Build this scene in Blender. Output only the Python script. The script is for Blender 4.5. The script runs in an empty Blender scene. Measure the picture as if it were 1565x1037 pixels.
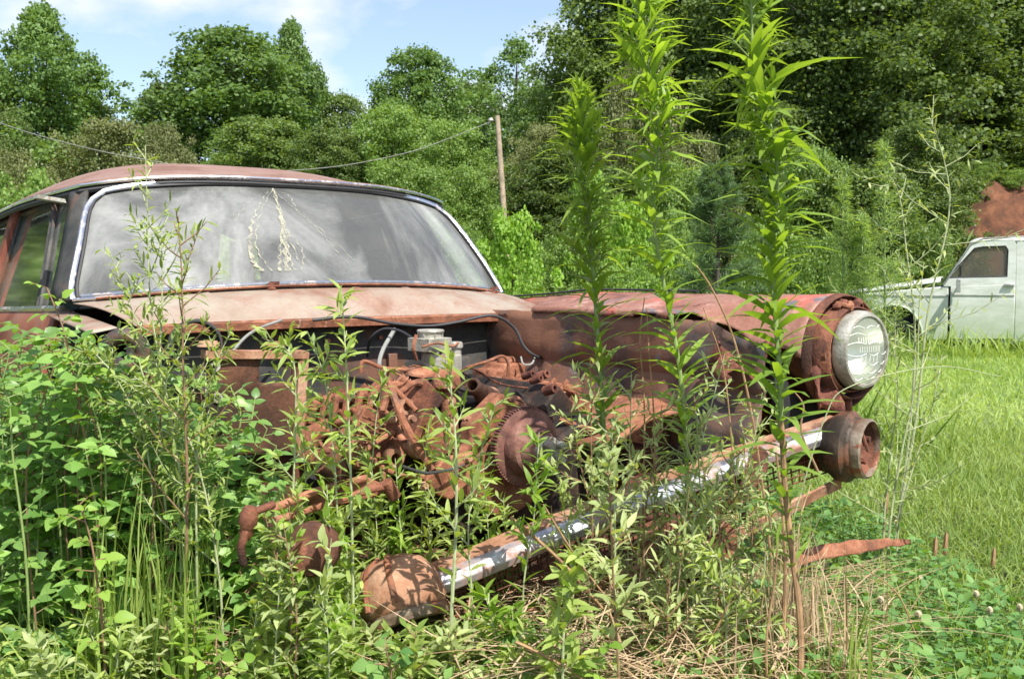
import bpy, math, random
import numpy as np
from mathutils import Vector, Matrix
R = math.radians
rng = np.random.default_rng(7)
rnd = random.Random(11)
scene = bpy.context.scene
col = scene.collection

# ------------------------------------------------------------------ camera, sky, sun, exposure
F_PX, HOR, EYE = 1560.0, 414.3, 1.017
PITCH = math.atan((518.5 - HOR) / F_PX)
cam_d = bpy.data.cameras.new('camera')
cam = bpy.data.objects.new('camera', cam_d)
col.objects.link(cam)
cam.location = (0, 0, EYE)
cam.rotation_euler = (math.pi / 2 - PITCH, 0, 0)
cam_d.sensor_fit = 'HORIZONTAL'
cam_d.sensor_width = 36
cam_d.lens = 36 * F_PX / 1565
cam_d.clip_start = 0.05
cam_d.clip_end = 2000
cam_d.dof.use_dof = True
cam_d.dof.focus_distance = 2.7
cam_d.dof.aperture_fstop = 16
scene.camera = cam

SUN_DIR = Vector((0.30, -0.50, 0.84)).normalized()       # towards the sun
world = bpy.data.worlds.new('World')
scene.world = world
world.use_nodes = True
nt = world.node_tree
nt.nodes.clear()
wo = nt.nodes.new('ShaderNodeOutputWorld')
bg = nt.nodes.new('ShaderNodeBackground')
sky = nt.nodes.new('ShaderNodeTexSky')
sky.sky_type = 'NISHITA'
sky.sun_disc = False
sky.sun_elevation = math.asin(SUN_DIR.z)
sky.sun_rotation = math.atan2(SUN_DIR.x, SUN_DIR.y)
sky.air_density = 1.0
sky.dust_density = 1.1
sky.ozone_density = 2.0
tc = nt.nodes.new('ShaderNodeTexCoord')
mp = nt.nodes.new('ShaderNodeMapping')
mp.inputs['Scale'].default_value = (1.0, 1.0, 1.9)
mp.inputs['Location'].default_value = (2.13, 0.4, 0.75)
n1 = nt.nodes.new('ShaderNodeTexNoise')
n1.inputs['Scale'].default_value = 5.2
n1.inputs['Detail'].default_value = 7
n1.inputs['Roughness'].default_value = 0.52
cr = nt.nodes.new('ShaderNodeValToRGB')
cr.color_ramp.elements[0].position = 0.50
cr.color_ramp.elements[0].color = (.12, .12, .12, 1)
cr.color_ramp.elements[1].position = 0.68
cr.color_ramp.elements[1].color = (1, 1, 1, 1)
mx = nt.nodes.new('ShaderNodeMix')
mx.data_type = 'RGBA'
mx.inputs[7].default_value = (5.6, 5.5, 5.8, 1)
nt.links.new(tc.outputs['Generated'], mp.inputs['Vector'])
nt.links.new(mp.outputs[0], n1.inputs['Vector'])
nt.links.new(n1.outputs['Fac'], cr.inputs['Fac'])
nt.links.new(cr.outputs['Color'], mx.inputs[0])
nt.links.new(sky.outputs['Color'], mx.inputs[6])
nt.links.new(mx.outputs[2], bg.inputs['Color'])
bg.inputs['Strength'].default_value = 0.132
nt.links.new(bg.outputs[0], wo.inputs['Surface'])

sun_d = bpy.data.lights.new('sun', 'SUN')
sun_d.energy = 4.9
sun_d.angle = R(0.5)
sun_d.color = (1.0, 0.955, 0.88)
sun = bpy.data.objects.new('sun', sun_d)
col.objects.link(sun)
sun.rotation_euler = SUN_DIR.to_track_quat('Z', 'Y').to_euler()

vs = scene.view_settings
vs.view_transform = 'Standard'
vs.look = 'None'
vs.gamma = 1
vs.exposure = 0.70
scene.cycles.max_bounces = 8
scene.cycles.transparent_max_bounces = 12
scene.cycles.sample_clamp_indirect = 6

# ------------------------------------------------------------------ placing helpers
def ray(px, py):
    x = (px - 782.5) / F_PX
    y = -(py - 518.5) / F_PX
    return Vector((x, math.cos(PITCH) + y * math.sin(PITCH), -math.sin(PITCH) + y * math.cos(PITCH)))

def at(px, py, Y):
    d = ray(px, py)
    return Vector((0, 0, EYE)) + d * (Y / d.y)

def sstep(a, b, x):
    t = min(1, max(0, (x - a) / (b - a)))
    return t * t * (3 - 2 * t)

def ground_z(x, y):
    z = 0.15 + 0.10 * math.exp(-((x - .1) / 1.1) ** 2 - ((y - 1.9) / .9) ** 2)
    z += 0.015 * math.sin(x * 1.9 + y * .7) * math.sin(y * 1.3 - x * .5)
    z += 0.12 * max(0, y - 19) * sstep(17, 34, y) * (1 - .45 * sstep(45, 90, y))
    z += 2.6 * sstep(8.0, 10.6, x + .5 * math.sin(y * 2.1)) * sstep(19.5, 22.0, y + .5 * math.sin(x * 1.7) + .15 * math.sin(x * 5.1)) * (1 - .9 * sstep(26, 40, y)) * (1 + .10 * math.sin(x * 2.3) * math.sin(y * 1.9))
    z -= 0.16 * sstep(7, 12, y) * (1 - sstep(14, 17, y)) * sstep(1, 4, x)
    z += 0.25 * sstep(9, 15, y) * (1 - sstep(-1, 3.5, x))
    return z

# ------------------------------------------------------------------ object helpers
def tag(o, label=None, cat=None, group=None, kind=None):
    if label: o['label'] = label
    if cat: o['category'] = cat
    if group: o['group'] = group
    if kind: o['kind'] = kind
    return o

def empty(name, loc=(0, 0, 0), rz=0.0, label=None, cat=None, group=None):
    o = bpy.data.objects.new(name, None)
    o.location = loc
    o.rotation_euler = (0, 0, rz)
    o.empty_display_size = 0.1
    col.objects.link(o)
    return tag(o, label, cat, group)

def link(name, me, parent=None, loc=None):
    o = bpy.data.objects.new(name, me)
    col.objects.link(o)
    if parent is not None: o.parent = parent
    if loc is not None: o.location = loc
    return o

def smooth_path(pts, n=6):
    P = [Vector(p) for p in pts]
    if len(P) < 3: return [P[0].lerp(P[-1], i / n) for i in range(n + 1)]
    out = []
    for i in range(len(P) - 1):
        a = P[i - 1] if i else P[i] * 2 - P[i + 1]
        b, c = P[i], P[i + 1]
        d = P[i + 2] if i + 2 < len(P) else c * 2 - b
        for k in range(n):
            t = k / n
            out.append(.5 * ((2 * b) + (c - a) * t + (2 * a - 5 * b + 4 * c - d) * t * t + (3 * b - a - 3 * c + d) * t ** 3))
    out.append(P[-1])
    return out

class MB:
    def __init__(s): s.v, s.f, s.m = [], [], []
    def add(s, vs_, fs, mi=0):
        k = len(s.v)
        s.v += [tuple(p) for p in vs_]
        s.f += [tuple(i + k for i in f) for f in fs]
        s.m += [mi] * len(fs)
        return s
    def box(s, c, sz, rot=None, mi=0, taper=1.0):
        M = Matrix.Identity(3) if rot is None else (rot if isinstance(rot, Matrix) else Matrix.Rotation(rot, 3, 'Z'))
        c = Vector(c); hx, hy, hz = [q / 2 for q in sz]
        vs_ = []
        for z in (-hz, hz):
            k = taper if z > 0 else 1
            for x, y in ((-hx, -hy), (hx, -hy), (hx, hy), (-hx, hy)):
                vs_.append(c + M @ Vector((x * k, y * k, z)))
        return s.add(vs_, [(3, 2, 1, 0), (4, 5, 6, 7), (0, 1, 5, 4), (1, 2, 6, 5), (2, 3, 7, 6), (3, 0, 4, 7)], mi)
    def tube(s, pts, r, n=8, mi=0, caps=True, flat=1.0):
        P = [Vector(p) for p in pts]
        rs = r if isinstance(r, (list, tuple)) else [r] * len(P)
        if len(rs) != len(P): rs = [rs[0] + (rs[-1] - rs[0]) * i / (len(P) - 1) for i in range(len(P))]
        vs_, fs = [], []
        up = None
        for i, p in enumerate(P):
            t = (P[min(i + 1, len(P) - 1)] - P[max(i - 1, 0)])
            if t.length < 1e-9: t = Vector((0, 0, 1))
            t.normalize()
            if up is None:
                up = Vector((0, 0, 1)) if abs(t.z) < .9 else Vector((1, 0, 0))
            x = t.cross(up)
            if x.length < 1e-6: x = t.cross(Vector((0, 1, 0)))
            x.normalize(); y = x.cross(t); up = y
            for k in range(n):
                a = 2 * math.pi * k / n
                vs_.append(p + (x * math.cos(a) + y * math.sin(a) * flat) * rs[i])
        for i in range(len(P) - 1):
            for k in range(n):
                a, b = i * n + k, i * n + (k + 1) % n
                fs.append((a, b, b + n, a + n))
        if caps:
            fs.append(tuple(range(n - 1, -1, -1)))
            fs.append(tuple((len(P) - 1) * n + k for k in range(n)))
        return s.add(vs_, fs, mi)
    def lathe(s, prof, origin=(0, 0, 0), axis=(0, 0, 1), n=28, mi=0, arc=2 * math.pi, jag=None):
        A = Vector(axis).normalized(); o = Vector(origin)
        X = A.cross(Vector((0, 0, 1)))
        if X.length < .01: X = Vector((1, 0, 0))
        X.normalize(); Y = A.cross(X)
        vs_, fs = [], []
        full = abs(arc - 2 * math.pi) < 1e-6
        m = n if full else n + 1
        for j, (r_, h) in enumerate(prof):
            for k in range(m):
                a = arc * k / n
                rr = r_ * (1 + (jag(j, k) if jag else 0))
                vs_.append(o + A * h + (X * math.cos(a) + Y * math.sin(a)) * rr)
        for j in range(len(prof) - 1):
            for k in range(n):
                a, b = j * m + k, j * m + (k + 1) % m
                fs.append((a, b, b + m, a + m))
        return s.add(vs_, fs, mi)
    def grid(s, fn, nu, nv, mi=0, skip=None):
        vs_ = [fn(i / nu, j / nv) for i in range(nu + 1) for j in range(nv + 1)]
        fs = []
        for i in range(nu):
            for j in range(nv):
                if skip and skip((i + .5) / nu, (j + .5) / nv): continue
                a = i * (nv + 1) + j
                fs.append((a, a + nv + 1, a + nv + 2, a + 1))
        return s.add(vs_, fs, mi)
    def prism(s, outline, fn, t0, t1, mi=0):
        n = len(outline)
        vs_ = [fn(a, b, t0) for a, b in outline] + [fn(a, b, t1) for a, b in outline]
        fs = [tuple(range(n - 1, -1, -1)), tuple(range(n, 2 * n))] + [(k, (k + 1) % n, (k + 1) % n + n, k + n) for k in range(n)]
        return s.add(vs_, fs, mi)
    def sweep(s, pts, sec, mi=0, up=(0, 0, 1)):
        P = [Vector(p) for p in pts]; n = len(sec); vs_, fs = [], []
        U = Vector(up)
        for i, p in enumerate(P):
            t = (P[min(i + 1, len(P) - 1)] - P[max(i - 1, 0)]).normalized()
            x = t.cross(U).normalized(); y = x.cross(t)
            vs_ += [p + x * a + y * b for a, b in sec]
        for i in range(len(P) - 1):
            for k in range(n):
                a, b = i * n + k, i * n + (k + 1) % n
                fs.append((a, b, b + n, a + n))
        fs.append(tuple(range(n - 1, -1, -1))); fs.append(tuple((len(P) - 1) * n + k for k in range(n)))
        return s.add(vs_, fs, mi)
    def build(s, name, mats, parent=None, loc=None, solid=0, bevel=0, smooth=40, dent=0, sub=0):
        me = bpy.data.meshes.new(name)
        me.from_pydata(s.v, [], s.f)
        if not isinstance(mats, (list, tuple)): mats = [mats]
        for m in mats: me.materials.append(m)
        me.polygons.foreach_set('material_index', s.m)
        me.validate()
        if smooth:
            me.shade_smooth(); me.set_sharp_from_angle(angle=R(smooth))
        me.update()
        o = link(name, me, parent, loc)
        if solid:
            md = o.modifiers.new('thickness', 'SOLIDIFY'); md.thickness = solid; md.offset = 0
        if bevel:
            md = o.modifiers.new('edges', 'BEVEL'); md.width = bevel; md.segments = 2; md.limit_method = 'ANGLE'; md.angle_limit = R(40)
        if sub:
            md = o.modifiers.new('finer', 'SUBSURF'); md.subdivision_type = 'SIMPLE'; md.levels = sub; md.render_levels = sub
        if dent:
            tx = bpy.data.textures.get('dent_noise') or bpy.data.textures.new('dent_noise', 'CLOUDS')
            tx.noise_scale = 0.09
            md = o.modifiers.new('dents', 'DISPLACE'); md.texture = tx; md.strength = dent; md.mid_level = .5; md.texture_coords = 'GLOBAL'
        return o

# ------------------------------------------------------------------ materials
def node_mat(name):
    m = bpy.data.materials.new(name); m.use_nodes = True
    n = m.node_tree; b = n.nodes['Principled BSDF']
    return m, n, b

def noise(n, scale, detail=5, rough=.55, coord=None, dist=0.0):
    x = n.nodes.new('ShaderNodeTexNoise')
    x.inputs['Scale'].default_value = scale; x.inputs['Detail'].default_value = detail
    x.inputs['Roughness'].default_value = rough; x.inputs['Distortion'].default_value = dist
    if coord is not None: n.links.new(coord, x.inputs['Vector'])
    return x.outputs['Fac']

def ramp(n, fac, stops):
    x = n.nodes.new('ShaderNodeValToRGB'); e = x.color_ramp.elements
    while len(e) < len(stops): e.new(.5)
    for k, (p, c) in enumerate(stops):
        e[k].position = p; e[k].color = (*c, 1) if len(c) == 3 else c
    n.links.new(fac, x.inputs['Fac'])
    return x.outputs['Color']

def mixc(n, fac, a, b):
    x = n.nodes.new('ShaderNodeMix'); x.data_type = 'RGBA'
    if isinstance(fac, float): x.inputs[0].default_value = fac
    else: n.links.new(fac, x.inputs[0])
    for i, q in ((6, a), (7, b)):
        if isinstance(q, tuple): x.inputs[i].default_value = (*q, 1)
        else: n.links.new(q, x.inputs[i])
    return x.outputs[2]

def bump(n, b, h, strength=.4, dist=.01):
    x = n.nodes.new('ShaderNodeBump'); x.inputs['Strength'].default_value = strength; x.inputs['Distance'].default_value = dist
    n.links.new(h, x.inputs['Height']); n.links.new(x.outputs[0], b.inputs['Normal'])

def objco(n, scale=(1, 1, 1)):
    t = n.nodes.new('ShaderNodeTexCoord')
    m = n.nodes.new('ShaderNodeMapping'); m.inputs['Scale'].default_value = scale
    n.links.new(t.outputs['Object'], m.inputs['Vector'])
    return m.outputs[0]

def rusty(name, dark, mid, light, scale=9, patches=None, rough=.85, metallic=0.0, bumps=.5, fine=90, spread=.12):
    m, n, b = node_mat(name)
    c = objco(n)
    big = noise(n, scale, 8, .62, c, .4)
    small = noise(n, fine, 4, .6, c)
    base = ramp(n, big, [(.5 - spread, dark), (.5, mid), (.5 + spread, light)])
    spk = ramp(n, small, [(.42, (0, 0, 0)), (.62, (1, 1, 1))])
    base = mixc(n, spk, mixc(n, .35, base, dark), base)
    for k, (pc, sc, lo, hi) in enumerate(patches or []):
        c2 = objco(n, (1, 1, 1)); mm = n.nodes.new('ShaderNodeMapping'); mm.inputs['Location'].default_value = (k * 3.1 + 1.7, 2.2 * k, .4)
        n.links.new(c2, mm.inputs['Vector'])
        f = ramp(n, noise(n, sc, 9, .65, mm.outputs[0], .3), [(lo, (0, 0, 0)), (hi, (1, 1, 1))])
        base = mixc(n, f, base, pc)
    n.links.new(base, b.inputs['Base Color'])
    rr = ramp(n, big, [(.35, (rough,) * 3), (.7, (max(.2, rough - .18),) * 3)])
    n.links.new(rr, b.inputs['Roughness'])
    b.inputs['Metallic'].default_value = metallic
    b.inputs['Specular IOR Level'].default_value = .3
    add = n.nodes.new('ShaderNodeMath'); add.operation = 'ADD'
    n.links.new(big, add.inputs[0]); n.links.new(small, add.inputs[1])
    bump(n, b, add.outputs[0], bumps, .004)
    return m

def plain(name, c, rough=.6, metallic=0, var=.25, scale=14, bumps=.15):
    m, n, b = node_mat(name)
    co = objco(n)
    f = noise(n, scale, 6, .6, co)
    d = tuple(q * (1 - var) for q in c); l = tuple(min(1, q * (1 + var)) for q in c)
    n.links.new(ramp(n, f, [(.35, d), (.65, l)]), b.inputs['Base Color'])
    b.inputs['Roughness'].default_value = rough; b.inputs['Metallic'].default_value = metallic
    bump(n, b, f, bumps, .003)
    return m

def leafy(name, dark, light, trans=.35, rough=.5, spec=.35, glow=(1.5, 1.45, .45)):
    m, n, b = node_mat(name)
    a = n.nodes.new('ShaderNodeAttribute'); a.attribute_name = 'tint'
    base = ramp(n, a.outputs['Fac'], [(0, dark), (1, light)])
    oi = n.nodes.new('ShaderNodeObjectInfo')
    hs = n.nodes.new('ShaderNodeHueSaturation')
    mr = n.nodes.new('ShaderNodeMapRange'); mr.inputs[3].default_value = .86; mr.inputs[4].default_value = 1.14
    n.links.new(oi.outputs['Random'], mr.inputs[0]); n.links.new(mr.outputs[0], hs.inputs['Value'])
    n.links.new(base, hs.inputs['Color'])
    n.links.new(hs.outputs[0], b.inputs['Base Color'])
    b.inputs['Roughness'].default_value = rough; b.inputs['Specular IOR Level'].default_value = spec
    tr = n.nodes.new('ShaderNodeBsdfTranslucent')
    mul = n.nodes.new('ShaderNodeMix'); mul.data_type = 'RGBA'; mul.blend_type = 'MULTIPLY'; mul.inputs[0].default_value = 1
    mul.inputs[7].default_value = (*glow, 1)
    n.links.new(hs.outputs[0], mul.inputs[6]); n.links.new(mul.outputs[2], tr.inputs['Color'])
    ms = n.nodes.new('ShaderNodeMixShader'); ms.inputs[0].default_value = trans
    out = n.nodes['Material Output']
    n.links.new(b.outputs[0], ms.inputs[1]); n.links.new(tr.outputs[0], ms.inputs[2]); n.links.new(ms.outputs[0], out.inputs['Surface'])
    return m

M = {}
M['roof'] = rusty('faded_roof_paint', (.17, .09, .062), (.245, .14, .10), (.29, .18, .14), 5, [((.34, .235, .185), 3, .55, .8), ((.16, .06, .04), 26, .6, .72)], .62, 0, .18, 130)
M['cowl'] = rusty('cowl_bare_and_rust', (.20, .105, .07), (.29, .19, .14), (.33, .26, .21), 4, [((.32, .285, .225), 3.2, .40, .62), ((.25, .10, .06), 9, .58, .72), ((.20, .17, .15), 14, .62, .74)], .55, 0, .2, 120)
M['body'] = rusty('faded_body_paint', (.15, .045, .028), (.26, .085, .05), (.33, .12, .08), 4, [((.20, .12, .09), 5, .55, .7), ((.09, .05, .04), 16, .6, .7)], .55, 0, .15, 110)
M['fender'] = rusty('fender_paint', (.16, .065, .042), (.28, .13, .09), (.35, .19, .14), 6, [((.42, .12, .085), 5.5, .57, .63), ((.13, .12, .13), 6.5, .585, .63), ((.46, .28, .22), 10, .58, .68), ((.12, .045, .03), 18, .6, .66)], .6, 0, .3, 110)
M['rust'] = rusty('engine_rust', (.13, .05, .028), (.29, .115, .062), (.42, .19, .11), 13, [((.15, .08, .055), 17, .56, .68), ((.44, .25, .17), 26, .60, .70)], .92, 0, .7, 140, .15)
M['rust_dark'] = rusty('dark_rust', (.055, .028, .02), (.13, .05, .03), (.24, .09, .05), 14, None, .9, 0, .7, 120)
M['rust_tan'] = rusty('tan_rust', (.22, .10, .055), (.38, .20, .12), (.47, .29, .19), 12, [((.18, .09, .06), 18, .58, .68)], .85, 0, .5, 130)
M['rust_deep'] = rusty('deep_pitted_rust', (.07, .028, .02), (.17, .062, .04), (.27, .105, .065), 26, [((.10, .04, .03), 40, .55, .65)], .95, 0, 1.0, 160)
M['soot'] = rusty('grey_black_primer', (.03, .033, .034), (.05, .05, .046), (.085, .08, .07), 7, [((.15, .07, .042), 5, .50, .62)], .75, 0, .3, 100)
M['shade_black'] = rusty('oily_black_shade', (.012, .010, .009), (.028, .020, .016), (.07, .035, .022), 14, None, .8, 0, .5, 120)  # oily near-black; the shade between engine parts is put into this colour
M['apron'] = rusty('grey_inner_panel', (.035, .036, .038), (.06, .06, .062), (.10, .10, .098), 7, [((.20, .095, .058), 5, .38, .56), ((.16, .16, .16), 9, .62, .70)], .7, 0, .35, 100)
M['alloy'] = rusty('dull_alloy', (.26, .25, .20), (.44, .42, .36), (.58, .56, .49), 20, [((.30, .17, .11), 24, .56, .68)], .5, .35, .4, 150)
M['rubber'] = plain('black_rubber', (.02, .02, .022), .6)
M['glass_black'] = plain('dark_interior', (.022, .022, .022), .8)
M['seat'] = plain('faded_seat_cloth', (.09, .10, .09), .9)

def chrome(name, pit=.58, col_=(.72, .74, .78), rough=.18):
    m, n, b = node_mat(name); c = objco(n)
    f = noise(n, 34, 8, .7, c); g = noise(n, 8, 6, .6, c)
    ad = n.nodes.new('ShaderNodeMath'); ad.operation = 'ADD'; n.links.new(f, ad.inputs[0]); n.links.new(g, ad.inputs[1])
    hf = n.nodes.new('ShaderNodeMath'); hf.operation = 'MULTIPLY'; hf.inputs[1].default_value = .5; n.links.new(ad.outputs[0], hf.inputs[0])
    k = ramp(n, hf.outputs[0], [(pit - .09, (0, 0, 0)), (pit + .07, (1, 1, 1))])
    n.links.new(mixc(n, k, col_, (.30, .15, .10)), b.inputs['Base Color'])
    inv = n.nodes.new('ShaderNodeMath'); inv.operation = 'SUBTRACT'; inv.inputs[0].default_value = 1; n.links.new(k, inv.inputs[1])
    n.links.new(inv.outputs[0], b.inputs['Metallic'])
    n.links.new(ramp(n, k, [(0, (rough,) * 3), (1, (.85,) * 3)]), b.inputs['Roughness'])
    bump(n, b, f, .12, .002)
    return m
M['chrome'] = chrome('pitted_chrome', .56)
M['trim'] = chrome('worn_bright_trim', .60, (.70, .70, .70), .2)
M['bar'] = chrome('rusting_chrome_bar', .545, (.46, .48, .52), .42)

def dirty_glass(name, dust, lo, hi, tint=(.55, .62, .60), dustcol=(.55, .55, .52), streak=(6, 1, 1.2), base=.08):
    m, n, b = node_mat(name)
    c = objco(n, streak)
    f = noise(n, 1.6, 7, .6, c, .8)
    f2 = noise(n, 60, 4, .6, objco(n))
    k = ramp(n, f, [(lo, (base,) * 3), (hi, (dust,) * 3)])
    k2 = ramp(n, f2, [(.3, (.85,) * 3), (.7, (1.0,) * 3)])
    mu = n.nodes.new('ShaderNodeMix'); mu.data_type = 'RGBA'; mu.blend_type = 'MULTIPLY'; mu.inputs[0].default_value = 1
    n.links.new(k, mu.inputs[6]); n.links.new(k2, mu.inputs[7])
    tr = n.nodes.new('ShaderNodeBsdfTransparent'); tr.inputs[0].default_value = (*tint, 1)
    gl = n.nodes.new('ShaderNodeBsdfGlossy'); gl.inputs['Roughness'].default_value = .06
    fr = n.nodes.new('ShaderNodeFresnel'); fr.inputs[0].default_value = 1.5
    m1 = n.nodes.new('ShaderNodeMixShader'); n.links.new(fr.outputs[0], m1.inputs[0]); n.links.new(tr.outputs[0], m1.inputs[1]); n.links.new(gl.outputs[0], m1.inputs[2])
    b.inputs['Base Color'].default_value = (*dustcol, 1); b.inputs['Roughness'].default_value = .7
    m2 = n.nodes.new('ShaderNodeMixShader'); n.links.new(mu.outputs[2], m2.inputs[0]); n.links.new(m1.outputs[0], m2.inputs[1]); n.links.new(b.outputs[0], m2.inputs[2])
    n.links.new(m2.outputs[0], n.nodes['Material Output'].inputs['Surface'])
    return m
M['windshield'] = dirty_glass('dusty_windshield_glass', .46, .44, .64, (.50, .57, .54), (.60, .61, .58), (1.5, 1, .45), .13)
M['side_glass'] = dirty_glass('dusty_side_glass', .25, .4, .7, (.5, .62, .52), (.35, .40, .33), (1, 1.2, 2), .05)
M['truck_glass'] = dirty_glass('truck_glass', .35, .4, .7, (.55, .55, .50), (.32, .29, .24), (1, 1, 1), .18)
M['silt'] = plain('dried_silt', (.34, .32, .22), .95, 0, .45, 120)

m, n, b = node_mat('sealed_crack_silt')
f = noise(n, 260, 3, .6, objco(n)); f2_ = noise(n, 30, 4, .6, objco(n))
ad = n.nodes.new('ShaderNodeMath'); ad.operation = 'ADD'; n.links.new(f, ad.inputs[0]); n.links.new(f2_, ad.inputs[1])
k_ = ramp(n, ad.outputs[0], [(0.0, (0, 0, 0)), (1.0, (1, 1, 1))])
mr = n.nodes.new('ShaderNodeMapRange'); mr.inputs[1].default_value = .85; mr.inputs[2].default_value = 1.2; mr.inputs[3].default_value = .08; mr.inputs[4].default_value = .8; n.links.new(ad.outputs[0], mr.inputs[0])
b.inputs['Base Color'].default_value = (.44, .42, .31, 1); b.inputs['Roughness'].default_value = .9
tr = n.nodes.new('ShaderNodeBsdfTransparent'); ms = n.nodes.new('ShaderNodeMixShader')
n.links.new(mr.outputs[0], ms.inputs[0]); n.links.new(tr.outputs[0], ms.inputs[1]); n.links.new(b.outputs[0], ms.inputs[2]); n.links.new(ms.outputs[0], n.nodes['Material Output'].inputs['Surface'])
M['silt'] = m
# lens: clear glass over a bright bowl, with pressed flutes that scatter the light
m, n, b = node_mat('headlight_lens_glass')
b.inputs['Base Color'].default_value = (.80, .83, .74, 1); b.inputs['Roughness'].default_value = .10
tr = n.nodes.new('ShaderNodeBsdfTransparent'); tr.inputs[0].default_value = (.95, .97, .92, 1)
ms = n.nodes.new('ShaderNodeMixShader'); ms.inputs[0].default_value = .16
n.links.new(tr.outputs[0], ms.inputs[1]); n.links.new(b.outputs[0], ms.inputs[2]); n.links.new(ms.outputs[0], n.nodes['Material Output'].inputs['Surface'])
M['lens'] = m
m, n, b = node_mat('lens_flute_glass')
b.inputs['Base Color'].default_value = (.90, .92, .82, 1); b.inputs['Roughness'].default_value = .15
M['flute'] = m
m, n, b = node_mat('silvered_bowl')
b.inputs['Base Color'].default_value = (.60, .63, .55, 1); b.inputs['Metallic'].default_value = .9; b.inputs['Roughness'].default_value = .38
M['bowl'] = m

def truck_paint():
    m, n, b = node_mat('chalky_white_paint')
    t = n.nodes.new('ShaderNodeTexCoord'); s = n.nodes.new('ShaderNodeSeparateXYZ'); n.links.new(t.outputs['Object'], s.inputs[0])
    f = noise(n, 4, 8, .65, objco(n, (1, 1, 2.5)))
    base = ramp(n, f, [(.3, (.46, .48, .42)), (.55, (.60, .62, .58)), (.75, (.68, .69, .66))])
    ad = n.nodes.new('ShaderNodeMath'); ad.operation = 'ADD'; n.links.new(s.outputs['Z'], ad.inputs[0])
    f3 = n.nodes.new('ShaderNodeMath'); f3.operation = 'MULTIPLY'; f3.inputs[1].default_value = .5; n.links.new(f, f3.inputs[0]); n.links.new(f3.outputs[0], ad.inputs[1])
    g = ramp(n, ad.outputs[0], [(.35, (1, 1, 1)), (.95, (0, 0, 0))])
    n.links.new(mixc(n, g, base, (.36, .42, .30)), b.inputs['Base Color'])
    b.inputs['Roughness'].default_value = .45
    return m
M['truck'] = truck_paint()
M['truck_trim'] = plain('truck_trim_grey', (.35, .35, .34), .4, .6)
M['wood'] = plain('grey_pole_wood', (.36, .28, .20), .9, 0, .3, 9, .4)
M['cable'] = plain('weathered_cable', (.22, .22, .20), .7)
M['bark'] = plain('tree_bark', (.075, .062, .05), .95, 0, .4, 6, .6)
M['stem_green'] = plain('green_stem', (.20, .27, .08), .6, 0, .2, 40)
M['stem_grey'] = plain('grey_green_stem', (.34, .38, .20), .7, 0, .25, 40)
M['stem_brown'] = plain('red_brown_stem', (.22, .13, .07), .7, 0, .3, 40)
M['straw'] = leafy('dry_straw', (.30, .20, .11), (.60, .46, .30), .15, .8, .2, (1, .9, .7))
M['dead_stem'] = plain('dead_stem', (.30, .18, .09), .85, 0, .35, 40)
M['straw_stem'] = plain('straw_stem', (.42, .30, .17), .8, 0, .3, 40)
M['clover_head'] = plain('clover_blossom', (.40, .34, .22), .9, 0, .5, 200)

# foliage colours
M['lf_tree_a'] = leafy('tree_leaf_mid', (.085, .155, .04), (.19, .30, .085), .40)
M['lf_tree_b'] = leafy('tree_leaf_dark', (.07, .12, .034), (.18, .255, .07), .42)
M['lf_tree_c'] = leafy('tree_leaf_light', (.12, .205, .045), (.25, .37, .10), .42)
M['lf_tree_d'] = leafy('tree_leaf_olive', (.11, .14, .045), (.24, .26, .11), .35)
M['lf_pine'] = leafy('pine_needle', (.08, .15, .06), (.18, .28, .12), .3)
M['lf_lime'] = leafy('bush_leaf_lime', (.14, .26, .035), (.30, .46, .08), .42)
M['lf_tall'] = leafy('goldenrod_leaf', (.15, .27, .03), (.33, .47, .09), .48, .45, .35)
M['lf_narrow'] = leafy('narrow_weed_leaf', (.18, .27, .06), (.42, .50, .15), .42, .5, .28)
M['lf_grey'] = leafy('grey_green_leaf', (.23, .30, .11), (.45, .51, .23), .38, .55, .28)
M['lf_bramble'] = leafy('bramble_leaf', (.10, .22, .045), (.27, .44, .11), .42, .42, .5)
M['lf_grass'] = leafy('grass_blade', (.12, .22, .035), (.36, .46, .11), .42, .5, .25)
M['lf_lawn'] = leafy('lawn_blade', (.17, .27, .06), (.38, .47, .16), .42, .55, .25)
M['lf_clover'] = leafy('clover_leaf', (.09, .21, .055), (.22, .37, .10), .35)
M['lf_fennel'] = leafy('feathery_leaf', (.20, .32, .11), (.40, .52, .22), .42)

# ------------------------------------------------------------------ the abandoned car (local x = across, y = towards its rear, z = height above the datum)
CAR_O = Vector((0.31, 2.08, 0)); CAR_A = R(37)
CL = Vector((math.cos(CAR_A), math.sin(CAR_A), 0)); CB = Vector((-math.sin(CAR_A), math.cos(CAR_A), 0))
def cp(px, py, x=None, y=None, z=None):
    """the point of a sight line on one of the car's own planes, in the car's frame"""
    d = ray(px, py); c = Vector((0, 0, EYE)) - CAR_O
    lc = (c.dot(CL), c.dot(CB), EYE); ld = (d.dot(CL), d.dot(CB), d.z)
    if x is not None: t = (x - lc[0]) / ld[0]
    elif y is not None: t = (y - lc[1]) / ld[1]
    else: t = (z - lc[2]) / ld[2]
    return Vector((lc[0] + ld[0] * t, lc[1] + ld[1] * t, lc[2] + ld[2] * t))

car = empty('abandoned_car', (CAR_O.x, CAR_O.y, .15), CAR_A, 'rusted red sedan without hood or grille, headlight out on its fender, sunk in weeds', 'car')
DZ = (0, 0, -.15)
def cb(mb, name, mat, parent=car, **k):
    if parent is car: k['loc'] = DZ
    return mb.build(name, mat, parent, **k)

def lerp(a, b, t): return a + (b - a) * t
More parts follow.
